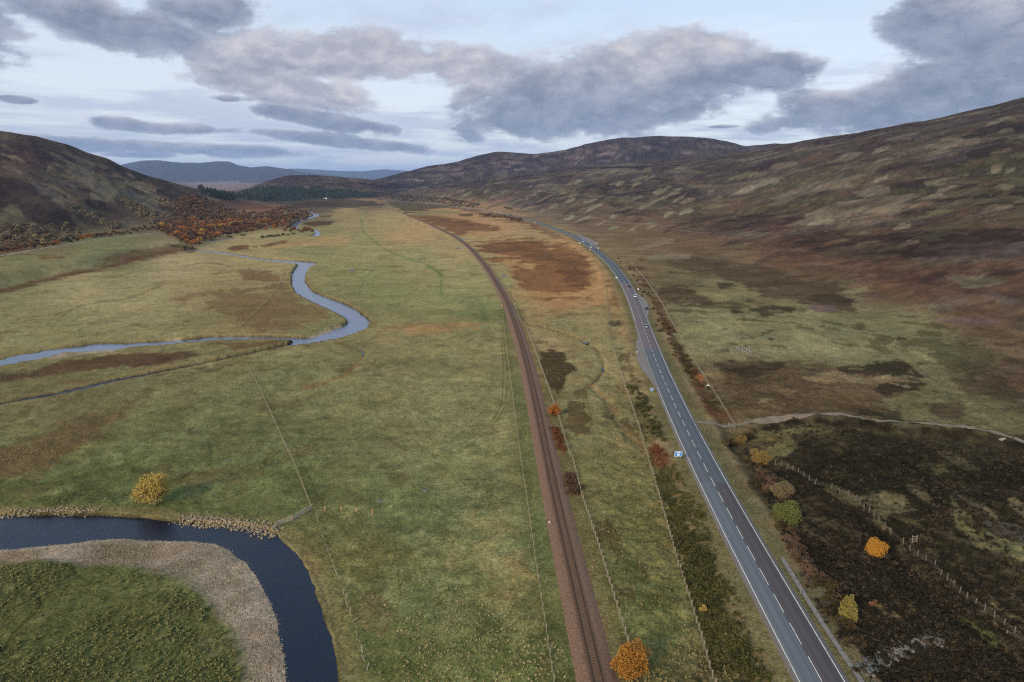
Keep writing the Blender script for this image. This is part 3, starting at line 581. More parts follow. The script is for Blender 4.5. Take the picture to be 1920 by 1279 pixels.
# muirburn strips: small crisp patches of cut, burnt and regrown heather
prg = random.Random(77)
def strips(poly, n, Ls, Hs, tilt, cols, al, k0):
    P_ = np.array(poly, float); lo_, hi_ = P_.min(0), P_.max(0); c_ = 0
    while c_ < n:
        u_, v_ = prg.uniform(lo_[0], hi_[0]), prg.uniform(lo_[1], hi_[1])
        if sd_poly(P_, np.array([u_]), np.array([v_]), 1e4)[0] < 0: continue
        c_ += 1; L_ = prg.uniform(*Ls) / 2; h_ = prg.uniform(*Hs) / 2; t_ = math.radians(prg.gauss(tilt, 6)); m_ = 9; pts_ = []
        for i_ in range(m_):
            a_ = 2 * math.pi * i_ / m_; r_ = prg.uniform(.75, 1.2); x_, y_ = math.cos(a_) * L_ * r_, math.sin(a_) * h_ * r_ + .25 * h_ * math.cos(2 * a_)
            pts_.append((u_ + x_ * math.cos(t_) + y_ * math.sin(t_), v_ - x_ * math.sin(t_) + y_ * math.cos(t_)))
        patch(prg.choice(cols), pts_, .75, .22, min(.9, al * prg.uniform(.6, 1.3)), k0 + c_)
PALE = [(140,135,115),(128,124,100),(112,114,82),(132,120,98)]; DARK = [(58,46,42),(66,52,46),(54,46,40)]; WARM = [(100,77,62),(92,72,60),(92,82,62)]
strips([(860,345),(1100,325),(1300,310),(1350,380),(1250,440),(1120,425),(980,395),(880,380)], 64, (14, 40), (3.5, 8), 24, PALE, .78, 0)
strips([(860,345),(1100,325),(1300,310),(1350,380),(1250,440),(1120,425),(980,395),(880,380)], 70, (16, 46), (3, 8), 22, DARK + WARM, .55, 90)
strips([(1300,310),(1500,285),(1900,215),(1930,420),(1700,470),(1400,440),(1330,390)], 44, (22, 70), (5, 12), 12, PALE, .62, 200)
strips([(1300,310),(1500,285),(1900,215),(1930,600),(1700,560),(1400,480),(1330,390)], 120, (30, 100), (4, 13), 12, DARK + WARM, .5, 300)
strips([(1300,400),(1900,400),(1930,620),(1650,560),(1350,470)], 60, (30, 90), (4, 10), 5, [(86,84,60),(110,84,64),(84,66,62),(76,60,50)], .5, 450)
strips([(480,355),(560,333),(680,345),(700,362),(500,366)], 16, (16, 44), (2, 4), 6, [(98,90,84),(88,84,70),(56,48,46)], .55, 500)
strips([(700,350),(800,318),(930,292),(1180,264),(1380,270),(1340,292),(1100,305),(900,335),(760,358)], 75, (14, 46), (1.8, 4.5), 2, [(146,136,130),(130,124,110),(120,110,108)], .75, 550)
strips([(700,350),(800,318),(930,292),(1180,264),(1380,270),(1340,292),(1100,305),(900,335),(760,358)], 50, (20, 70), (2, 6), 3, [(56,48,50),(64,54,54)], .6, 650)
strips([(0,262),(150,296),(330,352),(300,395),(180,380),(0,330)], 40, (20, 60), (3, 8), -24, [(120,106,86),(60,50,46),(96,80,66),(126,116,90)], .7, 720)
strips([(1450,870),(1920,850),(1920,1270),(1700,1260),(1500,1050)], 26, (30, 110), (8, 24), -28, [(96,88,62),(84,78,54),(104,94,72),(78,70,52)], .62, 800)
strips([(1450,870),(1920,850),(1920,1270),(1700,1260),(1500,1050)], 22, (30, 120), (6, 18), -30, [(28,25,19),(36,31,23)], .7, 840)
strips([(1250,560),(1500,580),(1750,650),(1880,760),(1400,760)], 60, (10, 46), (2.5, 7), -4, [(64,54,40),(78,66,48),(124,116,86)], .6, 880)
# verges, railway margins, river banks
n2 = fbm(X, Y, 5, 4, 5, .6); al_ = np.abs(LR); fl = D < 1400
def rng(m, rgb): global A; m = m.astype(np.float32)[:, None]; A = A * (1 - m) + lin(rgb).astype(np.float32) * m
vm = sstep(3.5, 4.5, al_) * sstep(11.5, 7.5, al_ + 2.2 * n2) * fl
rng(vm * .85, (104, 95, 69)); rng(vm * sstep(8.0, 5.5, al_ + n2) * .6, (90, 86, 58))
rng(sstep(12, 9.5, al_ + 2 * n2) * sstep(7.5, 9, al_ + n2) * fl * .35, (136, 116, 88))
rng(sstep(7, 4, np.abs(LL) + n2) * (LL > 0) * fl * .7, (104, 92, 66)); rng(sstep(11, 6, np.abs(LL) + 2 * n2) * (LL < 0) * (D < 420) * .6, (80, 86, 52))
rng(sstep(10, 5, np.abs(LL) + 2 * n2) * (LL > 0) * (D < 420) * .45, (86, 80, 52))
gcol = sstep(-.4, .9, fbm(X, Y, 16, 4, 3, .6))
rng(GW * 1.0, (138, 126, 115)); rng(GW * gcol * .8 * sstep(.5, 4.5, -RV), (98, 84, 66)); rng(GW * sstep(.1, .5, fbm(X, Y, 5, 4, 6)) * .4 * sstep(1., 5., -RV), (84, 80, 56)); rng(GW * sstep(-5, -1, RV) * (.6 + .3 * n2) * .75, (164, 150, 134))
bank = sstep(-6, -1.5, RV) * (1 - GW) * (D < 600); rng(bank * .65, (116, 104, 72))
rng(sstep(-.6, .4, RV) * (1 - GW) * .9, (44, 38, 28)); rng(sstep(0, 2.0, RV) * .9, (44, 38, 30))
# fine mottling, tussock rims and the thin winding paths of grazing stock
lum = fbm(X, Y, np.where(hm > 4, 120.0, 30.0), 7, 1, .80, SPC * np.where(hm > 4, .3, 1)); A *= np.exp(np.where((hm < 4) & (LR < 9), .19, .42) * lum)[:, None]
hu = fbm(X, Y, 11, 4, 6, .7, SPC)[:, None]; A *= 1 + hu * np.array([.06, 0.0, -.05], np.float32)
cp = np.nonzero((D < 420) & (hm < 4) & (np.abs(LR) > 11) & (np.abs(LL) > 7) & (RV < -3) & (GW < .2) & (LR < 9))[0]
wx = X[cp] + 5 * fbm(X[cp], Y[cp], 18, 2, 3); wy = Y[cp] + 5 * fbm(X[cp], Y[cp], 18, 2, 4)
r1 = np.abs(vn(wx / 9 + wy / 30, wy / 22, 2)); r2_ = np.abs(vn(wx / 26 + 40, wy / 16 + wx / 60, 5))
pth = np.maximum(sstep(.085, .02, r1) * .6, sstep(.05, .012, r2_) * .9) * sstep(-.3, .3, fbm(X[cp], Y[cp], 60, 2, 7)) * sstep(420, 250, D[cp])
A[cp] *= (1 - .5 * pth)[:, None]
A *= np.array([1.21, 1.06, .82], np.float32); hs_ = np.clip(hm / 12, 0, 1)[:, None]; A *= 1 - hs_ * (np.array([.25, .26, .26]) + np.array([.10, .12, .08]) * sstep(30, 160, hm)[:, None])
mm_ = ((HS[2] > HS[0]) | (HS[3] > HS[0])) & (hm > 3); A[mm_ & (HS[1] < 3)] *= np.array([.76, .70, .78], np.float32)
spk = fbm(X, Y, np.where(hm > 4, 9.0, 1.7), 3, 4, .8); A = A * np.exp(np.where(hm > 4, .34, np.where(D < 300, .20, .15)) * spk * (D < 7000))[:, None]
lf = ((LR < 5) & (hm < 4) & (RV < -1.5) & (GW < .5))[:, None]; A = np.where(lf, A * np.array([1.19, 1.14, 1.05]), A); A[hm > 4] *= np.array([1.02, .96, 1.0])
L_ = A.mean(1, keepdims=True); dz_ = np.where(hm > 4, .14, np.where(GW > .5, 0, .10))[:, None] * (D < 6000)[:, None]; A = A * (1 - dz_) + L_ * dz_ * np.array([1.10, 1.03, .84])
A = np.clip(A, 0.004, 0.9).astype(np.float32)

# ---- split into named sheets
co = np.stack([X, Y, Z], -1).astype(np.float32)
ii = np.arange(NR - 1)[:, None]; jj = np.arange(NT)[None]
a = ii * NT + jj; b = ii * NT + (jj + 1) % NT
Q = np.stack([a, b, b + NT, a + NT], -1).reshape(-1, 4)
fc = Q[:, 0]
hmax = HS.max(0)[fc]; lay = HS.argmax(0)[fc]
cls = np.zeros(len(Q), int)
cls[(GW[fc] > .5)] = 1
cls[(hmax > 3) & (lay <= 1)] = 2; cls[(hmax > 3) & ((lay == 2) | (lay == 3))] = 3; cls[(hmax > 3) & (lay >= 4)] = 4
def submesh(name, sel, src, mat, smooth=True, col=True):
    q = Q[sel]; used, invx = np.unique(q, return_inverse=True)
    o = mesh_obj(name, src[used], invx.reshape(-1, 4), mat, None, smooth)
    if col:
        c = np.ones((len(used), 4), np.float32); c[:, :3] = A[used]
        at = o.data.attributes.new('col', 'FLOAT_COLOR', 'POINT'); at.data.foreach_set('color', c.ravel())
    return o
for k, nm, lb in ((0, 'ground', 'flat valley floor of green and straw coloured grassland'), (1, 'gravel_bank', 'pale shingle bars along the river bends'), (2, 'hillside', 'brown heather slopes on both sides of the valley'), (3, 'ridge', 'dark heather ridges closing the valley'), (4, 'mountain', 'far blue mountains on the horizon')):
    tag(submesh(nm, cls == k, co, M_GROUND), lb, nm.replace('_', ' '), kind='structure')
wco = co.copy(); wco[:, 2] = WZ
rr = RV[Q].max(1)
inv_b = (sd_poly(BROOK, X, Y, 6) > -4.0)[Q].any(1) if True else None
rvr = np.full(X.shape, -12.0, np.float32)
for P in RIVERS: rvr = np.maximum(rvr, sd_poly(P, X, Y, 12))
far_w = Y[Q[:, 0]] > 190
tag(submesh('river', (rvr[Q].max(1) > -5) & ~far_w, wco, M_WATER, False, False), 'dark blue near bend of the river', 'river', kind='structure')
tag(submesh('river', (rvr[Q].max(1) > -5) & far_w, wco, M_RIFFLE_SKY, False, False), 'bright rippled meander of the river in the middle distance', 'river', kind='structure')
wco[:, 2] = WZ - 0.02
tag(submesh('stream', inv_b & ~(rvr[Q].max(1) > -5), wco, M_WATER, False, False), 'narrow side channel crossing the left meadow', 'stream', kind='structure')
# ------------------------------------------------------------------ sky, sun, haze
SUN_EL, SUN_AZ = math.radians(24), math.radians(215)      # azimuth clockwise from +Y
w = bpy.data.worlds.new('World'); SC.world = w; w.use_nodes = True; nt = w.node_tree
for n in list(nt.nodes): nt.nodes.remove(n)
def nd(t, **kw): return N(nt, t, **kw)
def math_(op, a, b=None, c=None, clamp=False):
    n = nt.nodes.new('ShaderNodeMath'); n.operation = op; n.use_clamp = clamp
    for i, v in enumerate((a, b, c)):
        if v is None: continue
        if hasattr(v, 'links'): nt.links.new(v, n.inputs[i])
        else: n.inputs[i].default_value = v
    return n.outputs[0]
def mrange(x, a, b, c=0., d=1., sm=True):
    n = nt.nodes.new('ShaderNodeMapRange'); n.interpolation_type = 'SMOOTHSTEP' if sm else 'LINEAR'
    nt.links.new(x, n.inputs[0])
    for i, v in enumerate((a, b, c, d)): n.inputs[i + 1].default_value = v
    return n.outputs[0]
sky = nd('ShaderNodeTexSky'); sky.sky_type = 'NISHITA'; sky.sun_disc = False
sky.sun_elevation = SUN_EL; sky.sun_rotation = SUN_AZ; sky.altitude = 350; sky.air_density = 1.0; sky.dust_density = 1.6; sky.ozone_density = 1.5
SKYK = 0.11
tc = nd('ShaderNodeTexCoord'); sep = nd('ShaderNodeSeparateXYZ'); nt.links.new(tc.outputs['Generated'], sep.inputs[0])
az = math_('ARCTAN2', sep.outputs[0], sep.outputs[1]); el = math_('ARCSINE', sep.outputs[2])
# planar cloud-deck coordinates for the free cloud noise
zc = math_('MAXIMUM', sep.outputs[2], 0.03); zc = math_('ADD', zc, 0.06)
cx = math_('DIVIDE', sep.outputs[0], zc); cy = math_('DIVIDE', sep.outputs[1], zc)
deck = nd('ShaderNodeCombineXYZ'); nt.links.new(cx, deck.inputs[0]); nt.links.new(cy, deck.inputs[1])
ae = nd('ShaderNodeCombineXYZ'); nt.links.new(math_('MULTIPLY', az, 1.0), ae.inputs[0]); nt.links.new(math_('MULTIPLY', el, 1.9), ae.inputs[1])
def noise(vec, sc, det, rough, dist=0.0, w4=None):
    n = nd('ShaderNodeTexNoise', Scale=sc, Detail=det, Roughness=rough, Distortion=dist)
    if w4 is not None: n.noise_dimensions = '4D'; n.inputs['W'].default_value = w4
    nt.links.new(vec, n.inputs['Vector']); return n.outputs['Fac']
nA = noise(ae.outputs[0], 6.5, 7.0, 0.60, 0.0)
nB = noise(ae.outputs[0], 26.0, 4.0, 0.6, 0.0, 3.1)
wob = math_('ADD', math_('MULTIPLY', math_('SUBTRACT', nA, 0.5), 2.5), math_('MULTIPLY', math_('SUBTRACT', nB, 0.5), 1.3))
aeu = nd('ShaderNodeCombineXYZ'); nt.links.new(az, aeu.inputs[0]); nt.links.new(el, aeu.inputs[1])
def vmath(op, a, b=None, s=None):
    n = nt.nodes.new('ShaderNodeVectorMath'); n.operation = op; nt.links.new(a, n.inputs[0])
    if b is not None: nt.links.new(b, n.inputs[1])
    if s is not None: nt.links.new(s, n.inputs['Scale'])
    return n.outputs['Value'] if op == 'LENGTH' else n.outputs[0]
clouds = [ # u, v, half-width, half-height, tilt, strength, kind (0 dark slate, 1 lit grey, 2 thin veil)
 (150,28,150,50,.25,1.0,0),(300,55,110,30,.3,.75,0),(390,15,110,45,-.1,.8,0),(535,40,70,22,-.2,.55,2),(640,105,200,48,.03,1.0,1),(880,125,120,46,.15,.95,1),(425,120,75,30,0,.8,1),
 (560,172,170,30,.1,.95,1),(660,185,70,25,.1,.7,1),(890,172,50,26,-.2,.8,1),(800,45,190,50,-.08,.62,2),(1060,85,170,35,-.15,.6,2),(980,20,160,20,0,.5,2),
 (1130,165,240,75,-.08,1.1,0),(1290,110,130,50,-.05,1.1,1),(1020,215,170,45,0,1.0,0),(1270,210,110,35,-.2,.7,0),(1420,130,150,34,.05,.85,0),(1530,125,60,18,-.3,.6,0),
 (1800,45,150,75,.15,1.1,0),(1900,60,140,90,0,1.1,0),(1560,200,110,34,.0,.95,0),(1720,180,190,62,-.22,1.1,0),(1900,170,200,90,-.1,1.1,0),(1480,232,120,20,-.15,.6,0),(2200,120,350,140,0,1.1,0),
 (90,268,220,15,.07,1.0,0),(330,277,200,13,.03,.9,0),(250,290,90,7,.0,.8,0),(560,280,140,9,0,.6,2),(240,234,60,12,.1,.95,0),(350,243,110,13,0,.8,0),(590,222,130,17,.14,.95,0),(520,243,180,12,.05,.7,2),(620,262,160,12,.1,.9,0),(430,186,60,10,0,.75,0),
 (35,187,38,8,.05,1.0,0),(312,187,38,9,0,.6,2),(790,215,80,14,-.15,.5,2),(840,200,60,8,-.2,.55,2),(785,272,22,7,0,.7,2),(880,250,50,30,0,.6,0),(60,215,130,14,.05,.4,2),(700,235,90,12,.1,.5,2),
 (1640,120,40,12,-.4,.5,2),(1350,238,40,5,0,.8,0),(-250,60,300,120,0,1.0,0),(-350,240,300,50,.1,1.,0),(700,-160,600,110,0,1.0,0),(1500,-260,500,130,0,1.0,1)]
dens = None; dark = None; veil = None
for (u, v, hw, hh, tilt, st, kd) in clouds:
    dx, dy, dz = raydir(u, v); L = math.sqrt(dx * dx + dy * dy + dz * dz)
    a0, e0 = math.atan2(dx, dy), math.asin(dz / L)
    dx2, dy2, dz2 = raydir(u + hw, v); a1 = abs(math.atan2(dx2, dy2) - a0)
    dx3, dy3, dz3 = raydir(u, v + hh); e1 = abs(math.asin(dz3 / math.sqrt(dx3 * dx3 + dy3 * dy3 + dz3 * dz3)) - e0)
    mp_ = nd('ShaderNodeMapping', vector_type='TEXTURE'); nt.links.new(aeu.outputs[0], mp_.inputs['Vector'])
    mp_.inputs['Location'].default_value = (a0, e0, 0); mp_.inputs['Rotation'].default_value = (0, 0, -tilt); mp_.inputs['Scale'].default_value = (a1, e1, 1)
    ln_ = vmath('LENGTH', mp_.outputs[0])
    g = math_('MULTIPLY_ADD', ln_, -1.2 * st, 1.75 * st)
    if kd == 2: veil = g if veil is None else math_('MAXIMUM', veil, g)
    else:
        dens = g if dens is None else math_('SMOOTH_MAX', dens, g, 0.35)
        k = math_('ADD', g, 0.02, None, True)
        off = nd('ShaderNodeVectorMath', operation='ADD'); nt.links.new(mp_.outputs[0], off.inputs[0]); off.inputs[1].default_value = (0, {0: -1.5, 1: -0.15}[kd], 100)
        kk = vmath('SCALE', off.outputs[0], None, k)
        dark = kk if dark is None else vmath('ADD', dark, kk)
dsep = nd('ShaderNodeSeparateXYZ'); nt.links.new(dark, dsep.inputs[0])
under = math_('MULTIPLY', math_('DIVIDE', dsep.outputs[1], dsep.outputs[2]), -50.0)
cov = mrange(math_('MULTIPLY_ADD', wob, 1.0, dens), 0.05, 0.9)
vcov = mrange(math_('MULTIPLY_ADD', wob, 1.3, veil), 0.0, 1.5)
# free streaky strata low over the horizon and thin cirrus higher up
sv = nd('ShaderNodeCombineXYZ'); nt.links.new(math_('MULTIPLY', az, 1.0), sv.inputs[0]); nt.links.new(math_('MULTIPLY', el, 9.0), sv.inputs[1])
ns = noise(sv.outputs[0], 4.2, 5.0, 0.6, 0.0, 1.3)
ns2 = noise(deck.outputs[0], 0.9, 5.0, 0.6, 0.0, 5.5)
lowband = mrange(el, 0.24, 0.03)
strat = math_('MULTIPLY', mrange(ns, 0.46, 0.60), lowband)
cirr = math_('MULTIPLY', mrange(ns2, 0.52, 0.75), mrange(el, 0.05, 0.2))
skyb = nd('ShaderNodeVectorMath', operation='SCALE'); skyb.inputs['Scale'].default_value = SKYK; nt.links.new(sky.outputs[0], skyb.inputs[0])
sk_mul = .93; hor = mixc(nt, 'MIX', mrange(el, 0.45, 0.0), (0.38, 0.56, 0.80), (0.80, 0.83, 0.86))
c0 = mixc(nt, 'MIX', 0.72, skyb.outputs[0], hor)
c1 = mixc(nt, 'MIX', math_('MULTIPLY', cirr, 0.45), c0, (0.78, 0.82, 0.88))
c2 = mixc(nt, 'MIX', math_('MULTIPLY', strat, 0.75), c1, (0.37, 0.43, 0.56))
c3 = mixc(nt, 'MIX', math_('MULTIPLY', vcov, 0.62), c2, (0.42, 0.47, 0.60))
lit = mixc(nt, 'MIX', mrange(nB, 0.35, 0.7), (0.33, 0.33, 0.385), (0.54, 0.515, 0.54))
slate = mixc(nt, 'MIX', mrange(nB, 0.3, 0.7), (0.135, 0.165, 0.235), (0.245, 0.275, 0.36))
shade = mrange(math_('MULTIPLY_ADD', math_('SUBTRACT', nA, .5), 1.5, under), 0.0, 0.8)
cc = mixc(nt, 'MIX', shade, lit, slate)
edge = mrange(cov, 0.0, 0.8)
cc2 = mixc(nt, 'MIX', edge, (0.70, 0.74, 0.80), cc)
c4 = mixc(nt, 'MIX', math_('MULTIPLY', cov, 0.95), c3, cc2)
bg = nd('ShaderNodeBackground', Strength=1.0); nt.links.new(c4, bg.inputs['Color'])
ow = nd('ShaderNodeOutputWorld'); nt.links.new(bg.outputs[0], ow.inputs['Surface'])
w.cycles.sampling_method = 'MANUAL'; w.cycles.sample_map_resolution = 256
sl = bpy.data.lights.new('sun', 'SUN'); sun = bpy.data.objects.new('sun', sl); COL.objects.link(sun)
sl.energy = 2.9; sl.angle = math.radians(18); sl.color = (1.0, 0.90, 0.78)
sd = Vector((math.sin(SUN_AZ) * math.cos(SUN_EL), math.cos(SUN_AZ) * math.cos(SUN_EL), math.sin(SUN_EL)))
sun.rotation_euler = sd.to_track_quat('Z', 'Y').to_euler(); sun.location = (0, -200, 500)
SC.view_settings.view_transform = 'Standard'; SC.view_settings.look = 'None'; SC.view_settings.exposure = 0.36; SC.view_settings.gamma = 1.0
HM = bpy.data.materials.new('valley_air'); HM.use_nodes = True; hn = HM.node_tree
for n in list(hn.nodes):
    if n.type != 'OUTPUT_MATERIAL': hn.nodes.remove(n)
pv = hn.nodes.new('ShaderNodeVolumePrincipled'); pv.inputs['Color'].default_value = (0.50, 0.68, 1.0, 1); pv.inputs['Density'].default_value = 3.2e-5; pv.inputs['Anisotropy'].default_value = 0.0
hn.links.new(pv.outputs[0], [n for n in hn.nodes if n.type == 'OUTPUT_MATERIAL'][0].inputs['Volume'])
hb_ = MB().box((0, 0, 440), (124000, 124000, 890)).build('haze', HM); tag(hb_, 'thin blue haze filling the valley air', 'haze', kind='stuff')
SC.cycles.use_denoising = False; SC.cycles.filter_width = 1.2; SC.cycles.volume_bounces = 0; SC.cycles.max_bounces = 4; SC.cycles.diffuse_bounces = 1; SC.cycles.glossy_bounces = 2; SC.cycles.transparent_max_bounces = 4

# ------------------------------------------------------------------ road, railway, tracks
def ribbon(name, c, offs, zs, mat, uv=True, smooth=True, drape=None, sl=slice(None)):
    """sheet swept along centre line c at lateral offsets offs"""
    c = np.asarray(c)[sl]; s = np.r_[0, np.cumsum(np.hypot(*np.diff(c, axis=0).T))]
    t = np.gradient(c, axis=0); t /= np.hypot(t[:, 0], t[:, 1])[:, None]; n = np.stack([t[:, 1], -t[:, 0]], -1)
    m = len(offs); P = np.zeros((len(c), m, 3))
    for j, (o, z) in enumerate(zip(offs, zs)):
        P[:, j, :2] = c + n * o; P[:, j, 2] = z
    if drape is not None: P[:, :, 2] = (terrain(P[:, :, 0].ravel(), P[:, :, 1].ravel()).reshape(P.shape[:2])) + drape
    i = np.arange(len(c) - 1)[:, None]; j = np.arange(m - 1)[None]; a = i * m + j
    q = np.stack([a, a + 1, a + m + 1, a + m], -1).reshape(-1, 4)
    o = mesh_obj(name, P.reshape(-1, 3), q, mat, None, smooth)
    if uv:
        U_ = np.zeros((len(c), m, 2)); U_[:, :, 0] = np.array(offs)[None]; U_[:, :, 1] = s[:, None]
        l = o.data.uv_layers.new(name='UVMap'); l.data.foreach_set('uv', U_.reshape(-1, 2)[q.ravel()].astype(np.float32).ravel())
    return o
S_ROAD = np.r_[0, np.cumsum(np.hypot(*np.diff(road_c, axis=0).T))]
def s_at(line, S, v, z): # arc length where the line passes photo row v
    yy = G(960, v, z)[1]; return float(np.interp(yy, line[:, 1], S))
s530 = s_at(road_c, S_ROAD, 531, ROADZ); s640 = s_at(road_c, S_ROAD, 655, ROADZ); s728 = s_at(road_c, S_ROAD, 745, ROADZ); s880 = s_at(road_c, S_ROAD, 905, ROADZ)
m, nt2, b = new_mat('asphalt')
def M2(op, x, y=None, z=None):
    n = nt2.nodes.new('ShaderNodeMath'); n.operation = op
    for i, v in enumerate((x, y, z)):
        if v is None: continue
        if hasattr(v, 'links'): nt2.links.new(v, n.inputs[i])
        else: n.inputs[i].default_value = v
    return n.outputs[0]
uvn = N(nt2, 'ShaderNodeUVMap'); su = N(nt2, 'ShaderNodeSeparateXYZ'); nt2.links.new(uvn.outputs[0], su.inputs[0])
ux, us = su.outputs[0], su.outputs[1]
right = M2('GREATER_THAN', ux, 0.05); farp = M2('GREATER_THAN', us, s530); midp = M2('GREATER_THAN', us, s640); p3 = M2('GREATER_THAN', us, s880)
gray, red, dark_ = tuple(lin((98, 99, 100))), tuple(lin((88, 77, 73))), tuple(lin((84, 84, 84)))
c_near = mixc(nt2, 'MIX', right, gray, red)
c_23 = mixc(nt2, 'MIX', p3, c_near, tuple(lin((92, 92, 92))))
c_mid = mixc(nt2, 'MIX', midp, c_23, tuple(lin((108, 92, 88))))
c_all = mixc(nt2, 'MIX', farp, c_mid, dark_)
shoulder = M2('GREATER_THAN', M2('ABSOLUTE', ux), 3.75)
c_all = mixc(nt2, 'MIX', shoulder, c_all, tuple(lin((108, 98, 88))))
# wheel tracks
wt = M2('ABSOLUTE', M2('SUBTRACT', M2('ABSOLUTE', M2('SUBTRACT', M2('ABSOLUTE', ux), 1.85)), 0.85))
wn = N(nt2, 'ShaderNodeTexNoise', Scale=1.0, Detail=4.0); mpp = N(nt2, 'ShaderNodeMapping'); mpp.inputs['Scale'].default_value = (1.2, 0.03, 1); nt2.links.new(uvn.outputs[0], mpp.inputs[0]); nt2.links.new(mpp.outputs[0], wn.inputs['Vector'])
tr = M2('MULTIPLY', M2('MAXIMUM', M2('SUBTRACT', 1.0, M2('MULTIPLY', wt, 2.2)), 0.0), wn.outputs['Fac'])
cseam = M2('LESS_THAN', M2('ABSOLUTE', ux), 0.28)
fn = N(nt2, 'ShaderNodeTexNoise', Scale=6.0, Detail=6.0, Roughness=.75); gg = N(nt2, 'ShaderNodeNewGeometry'); nt2.links.new(gg.outputs['Position'], fn.inputs['Vector'])
f1 = M2('MULTIPLY_ADD', fn.outputs['Fac'], 0.5, 0.75); f1 = M2('MULTIPLY', f1, M2('MULTIPLY_ADD', tr, -0.42, 1.0)); f1 = M2('MULTIPLY', f1, M2('MULTIPLY_ADD', cseam, -0.28, 1.0)); f1 = M2('MULTIPLY', f1, M2('MULTIPLY_ADD', wn.outputs['Fac'], 0.4, 0.8))
cr = N(nt2, 'ShaderNodeCombineColor')
for i in range(3): nt2.links.new(f1, cr.inputs[i])
nt2.links.new(mixc(nt2, 'MULTIPLY', 1.0, c_all, cr.outputs[0]), b.inputs['Base Color'])
b.inputs['Roughness'].default_value = 0.8; b.inputs['Specular IOR Level'].default_value = 0.25
M_ROAD = m
tag(ribbon('road', road_c, [-4.7, -4.4, 0, 4.4, 4.7], [ROADZ - .3, ROADZ, ROADZ + .03, ROADZ, ROADZ - .3], M_ROAD), 'two lane asphalt road running up the valley', 'road', kind='structure')
M_PAINT = simple('road_paint', (206, 205, 198), .7, .25, 1.2)
M_GRAVEL = simple('gravel', (116, 110, 108), .95, .28, 1.2, bump=.4)
M_TRACK = simple('track_gravel', (114, 102, 88), .95, .25, .9, bump=.4)
M_BALLAST = simple('ballast', (113, 87, 71), .95, .30, 2.2, bump=.6)
def paint(c, o, wdt, s0, s1, z=ROADZ + .028):
    """strip of paint between arc lengths s0 and s1"""
    ss = np.arange(s0, s1, 4.0); ss = np.r_[ss, s1]
    cc_ = np.stack([np.interp(ss, S_ROAD, c[:, 0]), np.interp(ss, S_ROAD, c[:, 1])], -1)
    tt = np.stack([np.interp(ss, S_ROAD, np.gradient(c[:, 0])), np.interp(ss, S_ROAD, np.gradient(c[:, 1]))], -1); tt /= np.hypot(tt[:, 0], tt[:, 1])[:, None]
    n_ = np.stack([tt[:, 1], -tt[:, 0]], -1); l = cc_ + n_ * (o - wdt / 2); r = cc_ + n_ * (o + wdt / 2)
    return l, r
pv_, pf_ = [], []
def add_strip(l, r, z):
    n0 = len(pv_)
    for a_, b_ in zip(l, r): pv_.append((a_[0], a_[1], z)); pv_.append((b_[0], b_[1], z))
    for i in range(len(l) - 1): k = n0 + 2 * i; pf_.append((k, k + 1, k + 3, k + 2))
SE = S_ROAD[-1]
s_lay0, s_lay1 = s_at(road_c, S_ROAD, 728, ROADZ), s_at(road_c, S_ROAD, 600, ROADZ)
s_j0, s_j1 = s_at(road_c, S_ROAD, 812, ROADZ), s_at(road_c, S_ROAD, 782, ROADZ)
LW = 0.15
add_strip(*paint(road_c, -3.65, LW, 0, s_lay0), ROADZ + .012); add_strip(*paint(road_c, -3.65, LW, s_lay1, SE), ROADZ + .012)
add_strip(*paint(road_c, 3.65, LW, 0, s_j0), ROADZ + .012); add_strip(*paint(road_c, 3.65, LW, s_j1, SE), ROADZ + .012)
s = s_lay0
while s < s_lay1: add_strip(*paint(road_c, -3.65, LW, s, s + 1.0), ROADZ + .012); s += 2.0
s = s_j0 + .6
while s < s_j1: add_strip(*paint(road_c, 3.65, LW, s, s + 1.2), ROADZ + .012); s += 2.2
s = 3.0
while s < SE - 6: add_strip(*paint(road_c, 0, .14, s, s + (6.0 if s < s530 else 4.0)), ROADZ + .04); s += 9.0 if s < s530 else 8.0
pm = mesh_obj('road_marking', pv_, pf_, M_PAINT); tag(pm, 'white edge lines and dashed centre line', 'road marking', kind='structure')

def poly_sheet(name, px, z, mat, label, cat, kind='structure', thick=0.0):
    p = PX(px, z); p = resample(np.r_[p, p[:1]], 1.2, 0)[:-1]
    n = len(p); c = p.mean(0)
    ar = np.sum(p[:, 0] * np.roll(p[:, 1], -1) - np.roll(p[:, 0], -1) * p[:, 1])
    if ar < 0: p = p[::-1]
    v = [(a_, b_, z) for a_, b_ in p]; f = [tuple(range(n))]
    v += [(a_, b_, z - .6) for a_, b_ in p]; f += [(i, i + n, (i + 1) % n + n, (i + 1) % n) for i in range(n)]
    o = mesh_obj(name, v, f, mat); return tag(o, label, cat, kind=kind)
poly_sheet('layby', [(1235,734),(1227,724),(1216,708),(1203,691),(1196,676),(1192,655),(1193,640),(1198,627),(1203,633),(1212,665),(1224,700),(1240,735)], ROADZ - .012, M_GRAVEL, 'grey gravel layby on the left edge of the road', 'layby')
poly_sheet('layby', [(1192,549),(1203,555),(1212,565),(1217,578),(1216,590),(1213,597),(1206,584),(1198,566)], ROADZ - .012, M_GRAVEL, 'small tarmac layby on the right side of the road, dark car parked on it', 'layby')
poly_sheet('layby', [(1075,436),(1095,443),(1112,450),(1121,456),(1122,464),(1117,465),(1106,457),(1090,448)], ROADZ - .012, M_GRAVEL, 'far layby beside the bend where the lorry is parked', 'layby')
def track(name, px, wdt, mat, label, cat, z=0.0, drape=.09, cst=False):
    c = cast(px)[:, :2] if cst else PX(px, z); c = resample(c, 1.5 if not cst else 6, 8)
    o = ribbon(name, c, np.linspace(-wdt / 2, wdt / 2, 4), [0] * 4, mat, drape=drape); return tag(o, label, cat, kind='structure')
